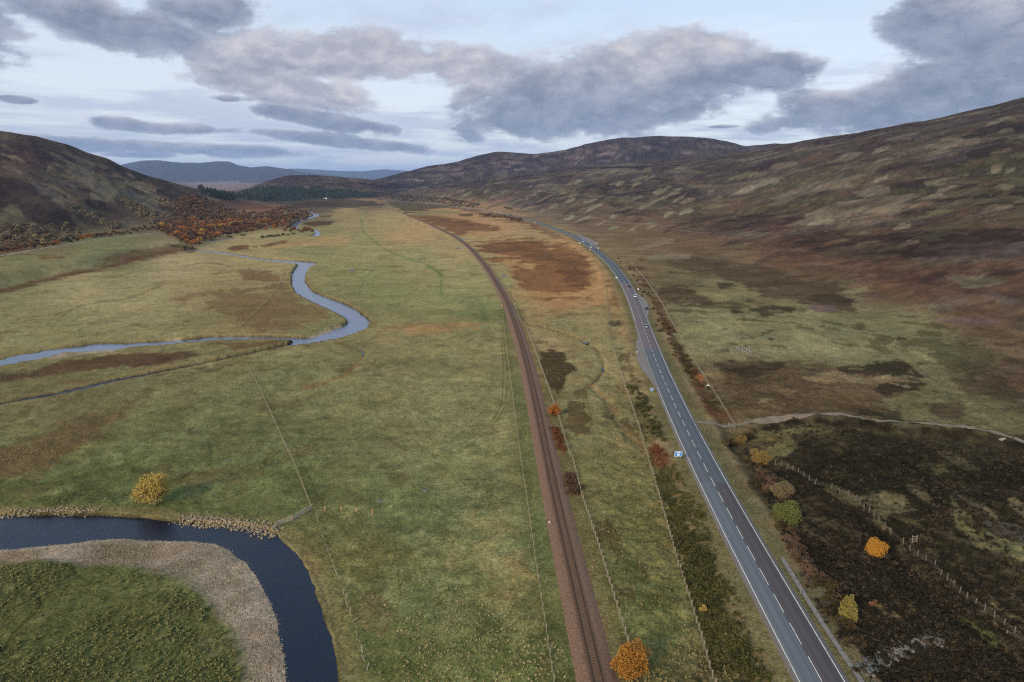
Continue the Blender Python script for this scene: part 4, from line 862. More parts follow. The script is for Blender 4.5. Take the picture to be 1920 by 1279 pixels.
track('gravel_path', [(1466,1050),(1481,1075),(1510,1124),(1540,1172),(1575,1225),(1612,1279),(1660,1350)], 0.95, M_GRAVEL, 'narrow grey gravel path right beside the road', 'path', .1, .14)
track('farm_track', [(1303,795),(1320,796),(1345,797),(1375,798),(1400,797),(1425,791),(1450,785),(1500,779.5),(1560,777),(1620,780),(1700,788),(1780,796),(1850,806),(1920,825),(2050,868)], 2.5, M_TRACK, 'pale gravel track leaving the road and curving right', 'track', 0.0, .13)
track('side_road', [(-260,532),(-100,501),(0,480.5),(50,471),(100,463),(150,454.5),(200,446.5),(250,441),(290,437.5),(302,438)], 4.2, simple('old_tarmac', (138, 130, 116), .9, .15, .3), 'narrow pale lane along the foot of the left hill', 'lane', cst=True, drape=.25)

# railway
bo = [-3.9, -2.6, -1.5, 0, 1.5, 2.6, 3.9]
tag(ribbon('railway_ballast', rail_c, bo, [RAILZ - .95, RAILZ - .3, RAILZ - .1, RAILZ - .1, RAILZ - .1, RAILZ - .3, RAILZ - .95], M_BALLAST), 'reddish brown stone ballast bed carrying the single track', 'ballast', kind='structure')
S_RAIL = np.r_[0, np.cumsum(np.hypot(*np.diff(rail_c, axis=0).T))]
rt = empty('railway_track', (rail_c[60][0], rail_c[60][1], RAILZ)); tag(rt, 'single railway track of two rusty rails on dark sleepers running up the valley', 'railway track')
M_RAIL = simple('rail_steel', (98, 74, 62), .45, .2, 3, .6); M_SLEEP = simple('sleeper', (88, 70, 58), .9, .25, 1.5)
def at_origin(o, root): o.matrix_parent_inverse = Matrix.Translation(-root.location); return o
for sgn in (-1, 1):
    l = offset_line(rail_c, sgn * .7525); n = len(l); P = np.zeros((n, 4, 3)); t = np.gradient(l, axis=0); t /= np.hypot(t[:, 0], t[:, 1])[:, None]; nn = np.stack([t[:, 1], -t[:, 0]], -1)
    for j, (o_, z_) in enumerate(((-.05, -.02), (-.036, .15), (.036, .15), (.05, -.02))): P[:, j, :2] = l + nn * o_; P[:, j, 2] = RAILZ + z_
    i = np.arange(n - 1)[:, None]; j = np.arange(4)[None]; a_ = i * 4 + j; b_ = i * 4 + (j + 1) % 4
    at_origin(mesh_obj('rail', P.reshape(-1, 3), np.stack([a_, b_, b_ + 4, a_ + 4], -1).reshape(-1, 4), M_RAIL, rt), rt)
sm0 = MB().box((0, 0, 0), (2.6, .26, .16)).build('sleeper', M_SLEEP, rt)
s_first = s_at(rail_c, S_RAIL, 1330, RAILZ); cnt = 0; rest = MB(); s = 2.0
while s < S_RAIL[-1]:
    x_, y_ = np.interp(s, S_RAIL, rail_c[:, 0]), np.interp(s, S_RAIL, rail_c[:, 1]); x2, y2 = np.interp(s + 1, S_RAIL, rail_c[:, 0]), np.interp(s + 1, S_RAIL, rail_c[:, 1])
    rz = math.atan2(y2 - y_, x2 - x_) - math.pi / 2
    if s >= s_first and cnt < 100:
        o = sm0 if cnt == 0 else sm0.copy()
        if cnt: COL.objects.link(o); o.parent = rt
        o.location = (x_ - rt.location.x, y_ - rt.location.y, -.045); o.rotation_euler = (0, 0, rz); cnt += 1
    elif s < S_RAIL[-1]: rest.box((x_, y_, RAILZ - .045), (2.6, .26, .16), rz)
    s += 0.70
at_origin(rest.build('sleepers', M_SLEEP, rt), rt)['kind'] = 'stuff'

# ------------------------------------------------------------------ plants
def leaf_mat(name, rgb, var=.35):
    m, nt, b = new_mat(name); c = lin(rgb) * np.array([1.08, 1.02, .86])
    oi = N(nt, 'ShaderNodeObjectInfo'); tcn = N(nt, 'ShaderNodeTexCoord'); no = N(nt, 'ShaderNodeTexNoise', Scale=1.3, Detail=4.0); nt.links.new(tcn.outputs['Object'], no.inputs['Vector'])
    ad = N(nt, 'ShaderNodeMath', operation='MULTIPLY_ADD'); nt.links.new(oi.outputs['Random'], ad.inputs[0]); ad.inputs[1].default_value = .5; nt.links.new(no.outputs['Fac'], ad.inputs[2])
    r = N(nt, 'ShaderNodeMapRange'); r.inputs[1].default_value = .35; r.inputs[2].default_value = 1.1; nt.links.new(ad.outputs[0], r.inputs[0])
    nt.links.new(mixc(nt, 'MIX', r.outputs[0], tuple(c * (1 - var)), tuple(np.minimum(c * (1 + var), 1) * np.array([1.05, 1, .9]))), b.inputs['Base Color'])
    b.inputs['Roughness'].default_value = .8; b.inputs['Specular IOR Level'].default_value = .1
    return m
M_BARK = simple('bark', (78, 66, 56), .95, .3, 3); M_PALEBARK = simple('pale_bark', (150, 140, 125), .9, .25, 2)
def crown_np(n, size, r=(1, 1, 1), z0=0.0, lobes=14, fill=.75, rng=None, cone=False, spread=1.0):
    """n small leaf quads gathered in clumps through the crown volume"""
    rng = rng or np.random.default_rng(1)
    if cone:
        t = rng.random(n) ** .75; ang = rng.random(n) * 6.283; rad = (1 - t) ** .9 * (0.55 + .45 * rng.random(n)) * (1 + .25 * np.sin(t * 40))
        C_ = np.stack([rad * np.cos(ang) * r[0], rad * np.sin(ang) * r[1], z0 + t * 2 * r[2]], -1)
    else:
        d = rng.normal(size=(lobes, 3)); d /= np.linalg.norm(d, axis=1)[:, None]; d[:, 2] *= .95
        lc = d * (0.3 + .6 * rng.random((lobes, 1))); lr_ = (.24 + .20 * rng.random(lobes)) * spread
        k = rng.integers(0, lobes, n); e = rng.normal(size=(n, 3)); e /= np.linalg.norm(e, axis=1)[:, None]
        rr_ = (fill + (1 - fill) * rng.random((n, 1))) * (0.9 + .35 * rng.random((n, 1)))
        P = lc[k] + e * lr_[k][:, None] * rr_
        C_ = P * np.array(r) + np.array([0, 0, z0 + r[2] * .82])
    a = rng.normal(size=(n, 3)); a /= np.linalg.norm(a, axis=1)[:, None]; b_ = np.cross(a, rng.normal(size=(n, 3))); b_ /= np.linalg.norm(b_, axis=1)[:, None]
    s = size * (.6 + .8 * rng.random((n, 1)))
    V_ = np.stack([C_ - a * s, C_ + b_ * s * .7, C_ + a * s, C_ - b_ * s * .7], 1).reshape(-1, 3)
    return V_, np.arange(4 * n).reshape(-1, 4), (None if cone else lc * np.array(r) + np.array([0, 0, z0 + r[2] * .82]))
def make_tree(name, loc, rw, rh, n, leaf, mat, trunk=1.0, seed=1, lobes=14, label='', cat='tree', group=None, bark=None, spread=1.0):
    rg = np.random.default_rng(seed); root = empty(name, loc); tag(root, label, cat, group)
    V_, Fq, lc = crown_np(n, leaf, (rw, rw, rh), trunk, lobes, .72, rg, spread=spread)
    mesh_obj('crown', V_, Fq, mat, root)
    mb = MB(); top = trunk + rh * .8
    mb.tube([(0, 0, -.4), (0.05, 0, trunk * .6), (-.04, .05, trunk + rh * .4), (0, 0, top)], [rw * .085, rw * .065, rw * .045, rw * .015], 7)
    for c in lc: mb.tube([(0, 0, trunk * .75), tuple(c * .5 + np.array([0, 0, trunk * .3])), tuple(c)], [rw * .04, rw * .025, rw * .008], 5)
    mb.build('trunk', bark or M_BARK, root, True)
    return root
def gp(u, v): c = cast([(u, v)])[0]; return (float(c[0]), float(c[1]), float(c[2]))
L_YEL = leaf_mat('yellow_leaves', (164, 142, 80)); L_ORA = leaf_mat('orange_leaves', (174, 122, 56)); L_ORB = leaf_mat('bright_orange_leaves', (180, 130, 54)); L_LIM = leaf_mat('lime_leaves', (140, 130, 70))
L_GRN = leaf_mat('green_leaves', (98, 104, 60)); L_DUN = leaf_mat('dun_twigs', (134, 112, 68)); L_GRY = leaf_mat('grey_twigs', (100, 90, 70)); L_RUS = leaf_mat('rust_leaves', (150, 96, 48))
make_tree('tree', gp(290, 946), 4.5, 3.3, 14000, .14, L_YEL, 1.8, 3, 60, 'lone round yellow leaved tree on the grass bank above the near river bend', bark=M_PALEBARK, spread=.85)
make_tree('tree', gp(1181, 1262), 3.3, 3.0, 14000, .11, L_ORA, .6, 5, 56, 'orange leaved tree at the end of the fence beside the railway ballast', spread=.85)
make_tree('tree', gp(1641, 1044), 2.3, 2.2, 9000, .09, L_ORB, .4, 9, 40, 'small bright orange tree standing alone in the dark heather')
make_tree('tree', gp(1588, 1166), 1.7, 2.9, 5500, .10, L_LIM, .3, 12, 30, 'slim yellow green sapling in the heather near the road')
make_tree('bush', gp(1473, 980), 3.3, 3.0, 13000, .11, L_GRN, .1, 15, 60, 'rounded green bush below the road embankment', 'bush', spread=.9)
make_tree('bush', gp(1425, 866), 3.3, 2.0, 8000, .14, L_DUN, .1, 21, 22, 'tawny rounded bush nearest the farm track junction', 'bush', spread=.95)
make_tree('bush', gp(1465, 928), 3.1, 1.8, 7500, .13, L_GRY, .1, 22, 22, 'grey brown leafless bush just behind the green bush', 'bush', spread=.95)
make_tree('bush', gp(1037, 780), 2.3, 2.2, 4500, .13, L_RUS, .3, 25, 16, 'vivid orange bush between the railway and the fence beside the small pool', 'bush')
make_tree('bush', gp(1318, 1147), .9, .8, 900, .08, leaf_mat('straw_leaves', (170, 140, 80)), .1, 26, 8, 'tiny straw coloured bush on the dark verge left of the road', 'bush')
make_tree('bush', gp(1637, 1137), .8, .7, 800, .08, leaf_mat('pink_brown_leaves', (140, 100, 76)), .1, 27, 8, 'tiny pinkish brown bush in the heather right of the yellow green sapling', 'bush')
make_tree('bush', gp(1390, 832), 2.2, 1.3, 2600, .12, L_DUN, .1, 28, 14, 'low olive bush beside the track gateway', 'bush')
def scatter(poly, n, gap, seed, vs=1.6):
    rg = random.Random(seed); P = np.array(poly, float); lo, hi = P.min(0), P.max(0); pts = []; tries = 0
    while len(pts) < n and tries < n * 60:
        tries += 1; u, v = rg.uniform(lo[0], hi[0]), rg.uniform(lo[1], hi[1])
        if sd_poly(P, np.array([u]), np.array([v]), 1e4)[0] < 0: continue
        if any(abs(u - a) < gap and abs(v - b) < gap / vs for a, b in pts[-400:]): continue
        pts.append((u, v))
    return pts
def proto_tree(name, rw, rh, n, leaf, mat, trunk, seed, label, cat, group, lobes=9, cone=False):
    rg = np.random.default_rng(seed); root = empty(name); tag(root, label, cat, group)
    V_, Fq, lc = crown_np(n, leaf, (rw, rw, rh), trunk, lobes, .65, rg, cone)
    mesh_obj('crown', V_, Fq, mat, root)
    MB().tube([(0, 0, -.8), (0, 0, trunk + rh * (1.7 if cone else .7))], [rw * .09, rw * .02], 5).build('trunk', M_BARK, root)
    return root
def plant(protos, pts, used, rmin=.8, rmax=1.25, seed=1, pick=None, zoff=0.0):
    rg = random.Random(seed); W = cast(pts)
    for i, c in enumerate(W):
        k = pick(i, rg) if pick else rg.randrange(len(protos)); p = protos[k]
        if id(p) in used: o = copy_tree(p)
        else: o = p; used.add(id(p))
        s_ = rg.uniform(rmin, rmax); o.location = (c[0], c[1], c[2] + zoff); o.scale = (s_ * rg.uniform(.85, 1.2), s_ * rg.uniform(.85, 1.2), s_); o.rotation_euler = (0, 0, rg.uniform(0, 6.28))
used = set()
FOREST = [(307,440),(291,432),(306,424),(330,412),(332,392),(347,372),(377,374),(404,385),(429,392),(457,401),(501,404),(524,392),(556,390),(567,397),(583,408),(578,413),(552,419),(533,427),(510,432),(475,437),(427,442),(404,450),(379,459),(363,464),(342,457),(330,450)]
bm = [(leaf_mat('birch_rust', (122, 86, 58)), 'rust brown'), (leaf_mat('birch_brown', (108, 82, 62)), 'dull brown'), (leaf_mat('birch_orange', (148, 98, 56)), 'orange brown'), (leaf_mat('birch_purple', (94, 74, 64)), 'bare purple brown'), (leaf_mat('birch_gold', (158, 122, 60)), 'golden yellow')]
birch = []
for i, (mt, nm) in enumerate(bm):
    birch.append(proto_tree('birch_tree', 3.6, 3.6, 420, .55, mt, 1.6, 40 + i, nm + ' birch in the autumn wood on the far left river bank', 'tree', nm + ' birches of the autumn wood', 9))
fp = scatter(FOREST, 560, 4.2, 3, 1.7); fp.sort(key=lambda p: -p[1])
fpi, fpr = fp[:290], fp[290:]
plant(birch, fpi, used, .75, 1.35, 5, lambda i, r: r.choices(range(5), [34, 26, 16, 20, 4])[0])
def bulk(name, pts, verts_fn, mat, label, cat, kind='stuff', seed=1):
    rg = np.random.default_rng(seed); W = cast(pts) if len(pts[0]) == 2 else np.array(pts); VV, FF, n0 = [], [], 0; base = [verts_fn(k) for k in range(4)]
    for i, c in enumerate(W):
        v, f = base[i % 4][:2]; s_ = rg.uniform(.55, 1.45); a = rg.uniform(0, 6.28); ca, sa = math.cos(a), math.sin(a)
        q = v.copy(); q[:, 0] = (v[:, 0] * ca - v[:, 1] * sa) * s_ + c[0]; q[:, 1] = (v[:, 0] * sa + v[:, 1] * ca) * s_ + c[1]; q[:, 2] = v[:, 2] * s_ + c[2]
        VV.append(q); FF.append(f + n0); n0 += len(v)
    o = mesh_obj(name, np.concatenate(VV), np.concatenate(FF), mat); return tag(o, label, cat, kind=kind)
if fpr: bulk('birch_wood', fpr, lambda k: crown_np(200, .8, (4.2, 4.2, 4.0), 1.2, 8, .65, np.random.default_rng(60 + k)), bm[1][0], 'rear part of the autumn birch wood climbing the left hill', 'wood')
# two lone orange trees and shrubs at the river mouth of the wood
tr = proto_tree('birch_tree', 2.6, 4.2, 420, .5, leaf_mat('clear_orange', (166, 100, 44)), 1.0, 71, 'slim clear orange tree at the edge of the wood beside the far river', 'tree', None); plant([tr], [(515, 430)], used, 1, 1.05)
rb = proto_tree('shrub', 4.2, 3.0, 420, .6, leaf_mat('river_shrub', (112, 72, 50)), .2, 72, 'reddish brown shrub on the island edge of the far river bends', 'shrub', 'shrubs by the far river')
plant([rb], [(535,433),(545,434),(552,431),(560,434),(566,436),(573,434),(578,432),(585,435),(567,400),(574,398),(581,396),(566,405),(540,428)], used, .7, 1.3, 8)
gb = proto_tree('shrub', 4.0, 1.8, 300, .6, leaf_mat('olive_shrub', (96, 92, 62)), .1, 73, 'low olive shrub on the bank between wood and far river', 'shrub', 'olive shrubs along the far bank')
plant([gb], [(430,445),(455,442),(492,446),(500,445),(507,444),(514,444),(522,443),(530,441),(540,441),(550,439),(358,466),(348,465),(338,463),(325,462)], used, .7, 1.2, 9)
# lane-side row below the left hill
hedge = [proto_tree('roadside_tree', 3.0, 3.2, 420, .45, leaf_mat('lane_brown', (98, 74, 52)), .4, 81, 'brown leafless tree in the row above the lane on the left', 'tree', 'brown trees above the left lane'),
         proto_tree('roadside_tree', 2.4, 3.6, 420, .42, leaf_mat('lane_orange', (158, 96, 46)), .4, 82, 'orange tree in the row above the lane on the left', 'tree', 'orange trees above the left lane'),
         proto_tree('roadside_tree', 2.6, 3.0, 420, .42, leaf_mat('lane_dark', (58, 56, 48)), .3, 83, 'dark evergreen tree in the row above the lane on the left', 'tree', 'dark trees above the left lane')]
hp = [(u, 481 - .158 * u - 4 + random.uniform(-5, 1)) for u in np.linspace(4, 296, 62)]
def pk(i, r):
    u = hp[i][0]
    if 100 < u < 112 or 152 < u < 172: return 1
    if 118 < u < 142 or u < 6: return 2
    return 0
plant(hedge, hp, used, .6, 1.15, 12, pk)
# rounded scrub on the left hill
rs_ = [proto_tree('hill_bush', 4.0, 2.6, 360, .5, leaf_mat('hill_olive', (118, 108, 82)), .1, 91, 'rounded olive bush scattered on the lower left hillside', 'bush', 'olive bushes on the left hillside'),
       proto_tree('hill_bush', 3.8, 2.8, 360, .5, leaf_mat('hill_grey', (112, 98, 84)), .1, 92, 'rounded grey brown bush scattered on the lower left hillside', 'bush', 'grey brown bushes on the left hillside')]
pts = scatter([(0,428),(60,420),(140,428),(160,432),(150,446),(90,458),(0,470)], 56, 6, 5) + scatter([(225,372),(250,380),(290,400),(332,412),(325,430),(300,428),(270,410),(240,392)], 60, 5, 6) + scatter([(125,385),(150,392),(200,420),(230,425),(215,432),(160,405)], 26, 6, 7)
plant(rs_, pts, used, .9, 1.8, 13, lambda i, r: int(r.random() < .45))
pts = scatter([(290,372),(330,380),(345,372),(360,366),(420,386),(350,392),(330,410),(300,392)], 60, 4.5, 8)
plant([birch[3], birch[1]], pts, used, .6, 1.0, 14)
# dark conifers across the valley mouth
cm = leaf_mat('conifer', (62, 72, 66), .25)
cpts = scatter([(368,356),(392,362),(430,368),(470,358),(500,352),(560,356),(640,360),(700,364),(700,372),(640,373),(560,378),(500,379),(450,374),(420,376),(395,370)], 1500, 1.6, 9, 1.2)
bulk('conifer_wood', cpts, lambda k: crown_np(46, 1.5, (3.2, 3.2, 6.0), 0, cone=True, rng=np.random.default_rng(100 + k)), cm, 'dark conifer wood stretching across the mouth of the valley', 'wood')
cpts = scatter([(700,366),(760,366),(830,372),(900,384),(890,390),(820,381),(740,376)], 160, 3, 10, 1.2)
bulk('scrub_wood', cpts, lambda k: crown_np(60, 1.2, (4, 4, 2.6), 0, 6, rng=np.random.default_rng(110 + k)), leaf_mat('far_scrub', (76, 64, 52)), 'brown scrub along the foot of the ridge behind the far road', 'scrub')
fr_ = proto_tree('roadside_bush', 4.0, 3.2, 300, .6, leaf_mat('far_bush', (92, 74, 52)), .2, 120, 'brown bush in the belt left of the road at the far bend', 'bush', 'bushes left of the far road bend')
pts = [(u, 401.5 + (u - 900) * .145 + random.uniform(-.5, 3.5)) for u in np.linspace(900, 978, 34)] + [(948 + i * 3, 391 + i * .8) for i in range(5)]
plant([fr_], pts, used, .6, 1.2, 15)
ob = proto_tree('roadside_bush', 2.6, 3.6, 300, .5, leaf_mat('far_orange', (158, 104, 52)), .2, 121, 'orange bush in the belt left of the road at the far bend', 'bush', 'orange bushes left of the far road bend'); plant([ob], [(906,405),(930,407),(934,408),(944,409)], used, .8, 1.1)
# reddish rosebay / bramble strips by the road and the railway
def strip_pts(pl, n, wd, seed):
    rg = random.Random(seed); q = resample(pl, 1.0); return [(p[0] + rg.gauss(0, wd), p[1] + rg.gauss(0, wd * .8)) for p in (q[rg.randrange(len(q))] for _ in range(n))]
rw = proto_tree('willowherb_clump', 1.1, .75, 420, .10, leaf_mat('willowherb', (98, 78, 68)), 0, 130, 'reddish brown willowherb clump in the strip right of the road', 'shrub', 'reddish clumps right of the road', 8)
plant([rw], strip_pts([(1425,882),(1440,905),(1452,930)], 26, 7, 3) + strip_pts([(1478,1005),(1492,1030),(1510,1060),(1530,1085)], 44, 7, 4), used, .7, 1.5, 16)
bw = proto_tree('low_shrub', 1.2, .7, 360, .11, leaf_mat('verge_dark', (74, 62, 42)), 0, 131, 'low dark brown shrub growing on the right hand road bank', 'shrub', 'dark low shrubs on the right road bank', 8)
plant([bw], strip_pts([(1225,580),(1260,640),(1300,705),(1345,770)], 60, 6, 5) + strip_pts([(1370,820),(1400,870),(1450,960),(1500,1040),(1560,1130),(1620,1220)], 60, 9, 6) + strip_pts([(1150,480),(1190,520),(1215,560)], 24, 4, 26), used, .6, 1.5, 17)
rr1 = proto_tree('low_shrub', 1.2, .6, 420, .10, leaf_mat('rust_bracken', (104, 66, 46)), 0, 132, 'rust red low shrub between the ballast and the railway fence', 'shrub', 'rust red shrubs beside the railway', 8)
plant([rr1], strip_pts([(1040,805),(1050,825),(1057,846)], 22, 3.2, 7) + strip_pts([(1232,845),(1245,862)], 14, 7, 8), used, .7, 1.4, 18)
rr2 = proto_tree('low_shrub', 1.2, .7, 420, .10, leaf_mat('purple_bramble', (84, 66, 54)), 0, 133, 'purple brown low shrub between the ballast and the railway fence', 'shrub', 'purple brown shrubs beside the railway', 8)
plant([rr2], strip_pts([(1066,895),(1078,925)], 22, 4.5, 9) + strip_pts([(1130,905),(1130,1020)], 0, 5, 11), used, .7, 1.3, 19)
vb = proto_tree('low_shrub', 1.2, .8, 380, .12, leaf_mat('verge_green', (68, 68, 40)), 0, 134, 'low dark green shrub on the left verge between fence and road', 'shrub', 'dark green shrubs on the left verge', 8)
plant([vb], strip_pts([(1185,720),(1205,760),(1228,800),(1240,830)], 44, 7, 12) + strip_pts([(1250,910),(1285,990),(1320,1080),(1370,1200),(1400,1270)], 60, 16, 13), used, .6, 1.5, 20)

# tussock grass, heather and loose stones: nobody could count them
def blades(k, n=12, h=.42, r=.26, wd=.05, seed=0):
    rg = np.random.default_rng(200 + k + seed); a = rg.random(n) * 6.283; c = np.stack([np.cos(a), np.sin(a), np.zeros(n)], -1); rad = r * (.3 + .7 * rg.random((n, 1)))
    base = c * rad * .35; tip = c * rad * 1.5 + np.array([0, 0, 1]) * h * (.5 + .5 * rg.random((n, 1))); sd_ = np.stack([-np.sin(a), np.cos(a), np.zeros(n)], -1) * wd
    mid = (base + tip) / 2 + np.array([0, 0, h * .18])
    return np.stack([base - sd_, base + sd_, mid + sd_ * 1.6, tip], 1).reshape(-1, 3) - np.array([0, 0, .05]), np.arange(4 * n).reshape(-1, 4)
OLIVE = [p[1] for p in exec_patches if min(sum(a[1] for a in p[1]) / len(p[1]), 9999) > 800 and p[1][0][0] > 1390 and sum(p[0]) > 195]
def field(n, box, seed, fn, excl=()):
    """world points in a photo-space polygon kept by a density function"""
    rg = np.random.default_rng(seed); P = np.array(box, float); lo, hi = P.min(0), P.max(0)
    u = rg.uniform(lo[0], hi[0], n); v = lo[1] + (hi[1] - lo[1]) * rg.random(n) ** 1.15
    ok = sd_poly(P, u, v, 1e4) > 0; u, v = u[ok], v[ok]; g_ = G(u, v, .1); x, y = g_[:, 0], g_[:, 1]
    z, hs_, lr_, ll_, g2_, gw_, rv_, st_ = terrain(x, y, True)
    free = np.ones(len(x), bool)
    if excl:
        i_ = np.clip(np.searchsorted(rs, np.hypot(x, y)), 0, NR - 1); j_ = np.clip(((np.arctan2(x, y) - fine[0]) / dth).astype(int), 0, len(fine) - 1); lm = A[i_ * NT + j_].sum(1); free &= lm < .25 + .05 * rg.normal(size=len(lm))
    keep = free & (np.abs(lr_) > 5.6) & (np.abs(ll_) > 4.3) & (rv_ < -1.5) & (gw_ < .1) & (fn(x, y) > rg.random(len(x)))
    return np.stack([x, y, z], -1)[keep]
LEFTF = [(-60,1450),(-60,1000),(0,700),(480,690),(700,640),(950,650),(985,800),(1045,1000),(1110,1290),(1110,1450)]
ISL = [(-60,1450),(-60,1062),(180,1058),(300,1075),(400,1140),(450,1220),(466,1300),(466,1450)]
MIDF = [(985,640),(1120,620),(1190,700),(1240,850),(1330,1060),(1440,1300),(1180,1300),(1075,950),(1010,740)]
straw = leaf_mat('straw_tussock', (156, 144, 110), .3); straw2 = leaf_mat('olive_tussock', (108, 108, 70), .35)
def tuft(k, n=16, r=.34, h=.24, sz=.09): return crown_np(n, sz, (r, r, h), -.12, 3, .5, np.random.default_rng(250 + k))[:2]
f1_ = lambda x, y: sstep(.05, .55, fbm(x, y, 34, 3, 2) + .3 * fbm(x, y, 6, 2, 5)) * .8 + .015
bulk('tussock_grass', field(26000, LEFTF, 31, lambda x, y: f1_(x, y)), lambda k: tuft(k, 16, .26, .2), straw, 'pale straw tussocks dotted over the near left meadow', 'grass')
bulk('tussock_grass', field(15000, ISL, 32, lambda x, y: .05 + .5 * sstep(-.3, .6, fbm(x, y, 12, 4, 2))), lambda k: tuft(k, 22, .42, .34, .12), straw2, 'dense olive tussocks inside the near river bend', 'grass')
bulk('tussock_grass', field(24000, MIDF, 33, lambda x, y: .15 + .7 * sstep(.0, .5, fbm(x, y, 20, 3, 4))), lambda k: tuft(k, 14, .28, .2), leaf_mat('tan_tussock', (142, 128, 94), .35), 'tan tussocks between the railway and the road', 'grass')
EASTF = [(1390,830),(1500,800),(1920,840),(2000,900),(2000,1330),(1640,1330),(1500,1090)]
hth = lambda k: crown_np(34, .16, (.75, .75, .42), -.1, 6, .6, np.random.default_rng(300 + k))
bulk('heather', field(11000, EASTF, 34, lambda x, y: .25 + .65 * sstep(-.1, .5, fbm(x, y, 24, 4, 2) + .3 * fbm(x, y, 5, 2, 5)), OLIVE), hth, leaf_mat('heather_dark', (46, 41, 30), .4), 'dark heather covering the near ground right of the road', 'heather')
bulk('heather', field(9000, EASTF, 35, lambda x, y: .1 + .5 * sstep(.1, .6, fbm(x, y, 17, 4, 6)), OLIVE), hth, leaf_mat('heather_brown', (74, 64, 52), .4), 'greyish brown heather tips right of the road', 'heather')
VERG = [(1230,890),(1262,875),(1318,958),(1345,1056),(1395,1155),(1450,1290),(1350,1290),(1318,1171),(1276,1063),(1248,958)]
bulk('heather', field(6000, VERG, 36, lambda x, y: .12 + .45 * sstep(-.2, .4, fbm(x, y, 8, 3, 3))), hth, leaf_mat('verge_moss', (70, 68, 38), .4), 'dark green scrubby growth on the left road verge', 'heather')

# ------------------------------------------------------------------ stones
M_STONE = simple('pale_rock', (138, 124, 102), .9, .45, 1.5); M_GREYROCK = simple('grey_rock', (98, 95, 90), .9, .35, 1.5); M_WHITEROCK = simple('lichen_rock', (124, 120, 112), .9, .2, .5)
def rock(k):
    rg = np.random.default_rng(400 + k); s_ = .5
    v = np.array([(-1,-1,-1),(1,-1,-1),(1,1,-1),(-1,1,-1),(-1,-1,1),(1,-1,1),(1,1,1),(-1,1,1)], float) * .27 * (1 + .42 * rg.normal(size=(8, 3))); v[4:] *= .8
    return v, np.array([(3,2,1,0),(4,5,6,7),(0,1,5,4),(1,2,6,5),(2,3,7,6),(3,0,4,7)])
def rocks(name, line_px, n, wd, mat, label, z=-1, seed=1, sc=1.0):
    rg = np.random.default_rng(seed); q = resample(PX(line_px, z), .5); i = rg.integers(0, len(q), n); p = q[i] + rg.normal(size=(n, 2)) * wd
    zz = terrain(p[:, 0], p[:, 1]); zz = np.maximum(zz, -1.05)
    o = bulk(name, np.stack([p[:, 0], p[:, 1], zz + .08], -1).tolist(), lambda k: (rock(k)[0] * sc, rock(k)[1]), mat, label, 'rocks', seed=seed); return o
rocks('rock_armour', [(345,977),(400,980),(440,984),(480,989),(508,1000)], 620, 1.25, M_STONE, 'pale rock armour protecting the outer bank of the near bend', seed=2, sc=.68)
rocks('rock_armour', [(0,968),(40,965),(100,963),(180,963)], 260, .7, M_STONE, 'thin line of pale stones along the far bank at the left edge', seed=3, sc=.6)
rocks('rubble', [(1622,1262),(1645,1240),(1680,1222),(1720,1213),(1762,1206)], 620, .7, M_GREYROCK, 'grey boulder rubble of a dry burn right of the road', z=0, seed=4, sc=.85)
rocks('rubble', [(1385,652),(1398,658),(1412,664)], 120, 2.6, M_WHITEROCK, 'scatter of pale stones of a ruined fold on the meadow', z=0, seed=5)
pts = scatter([(1330,300),(1480,300),(1500,340),(1400,370),(1300,340)], 260, .5, 12) + scatter([(1640,280),(1780,230),(1860,260),(1760,300),(1660,300)], 260, .5, 13) + scatter([(1400,330),(1900,250),(1900,420),(1500,440)], 130, .5, 14)
bulk('boulders', pts, lambda k: (rock(k)[0] * np.array([1.7, 1.7, 1.3]), rock(k)[1]), M_WHITEROCK, 'pale boulders strewn over the upper right hillside', 'boulders', seed=6)
# shingle on the bar
sh = field(30000, [(-60,1070),(-60,1005),(240,1000),(430,1015),(500,1060),(560,1220),(575,1450),(455,1450),(440,1200),(300,1080)], 37, lambda x, y: 0 * x)
rg = np.random.default_rng(38); u = rg.uniform(-60, 560, 16000); v = rg.uniform(1000, 1300, 16000); g_ = G(u, v, -.6); z, _, _, _, _, gw_, rv_, _ = terrain(g_[:, 0], g_[:, 1], True)
k_ = (gw_ > .8) & (rv_ < .8) & (rv_ > -7) & (rg.random(len(z)) < .7); g_, z = g_[k_], z[k_]
bulk('shingle', np.c_[g_, z + .02].tolist(), lambda k: (rock(k)[0] * .30, rock(k)[1]), simple('shingle_stone', (146, 130, 114), .9, .25, .8), 'loose pale shingle spread over the near gravel bar', 'shingle', seed=7)

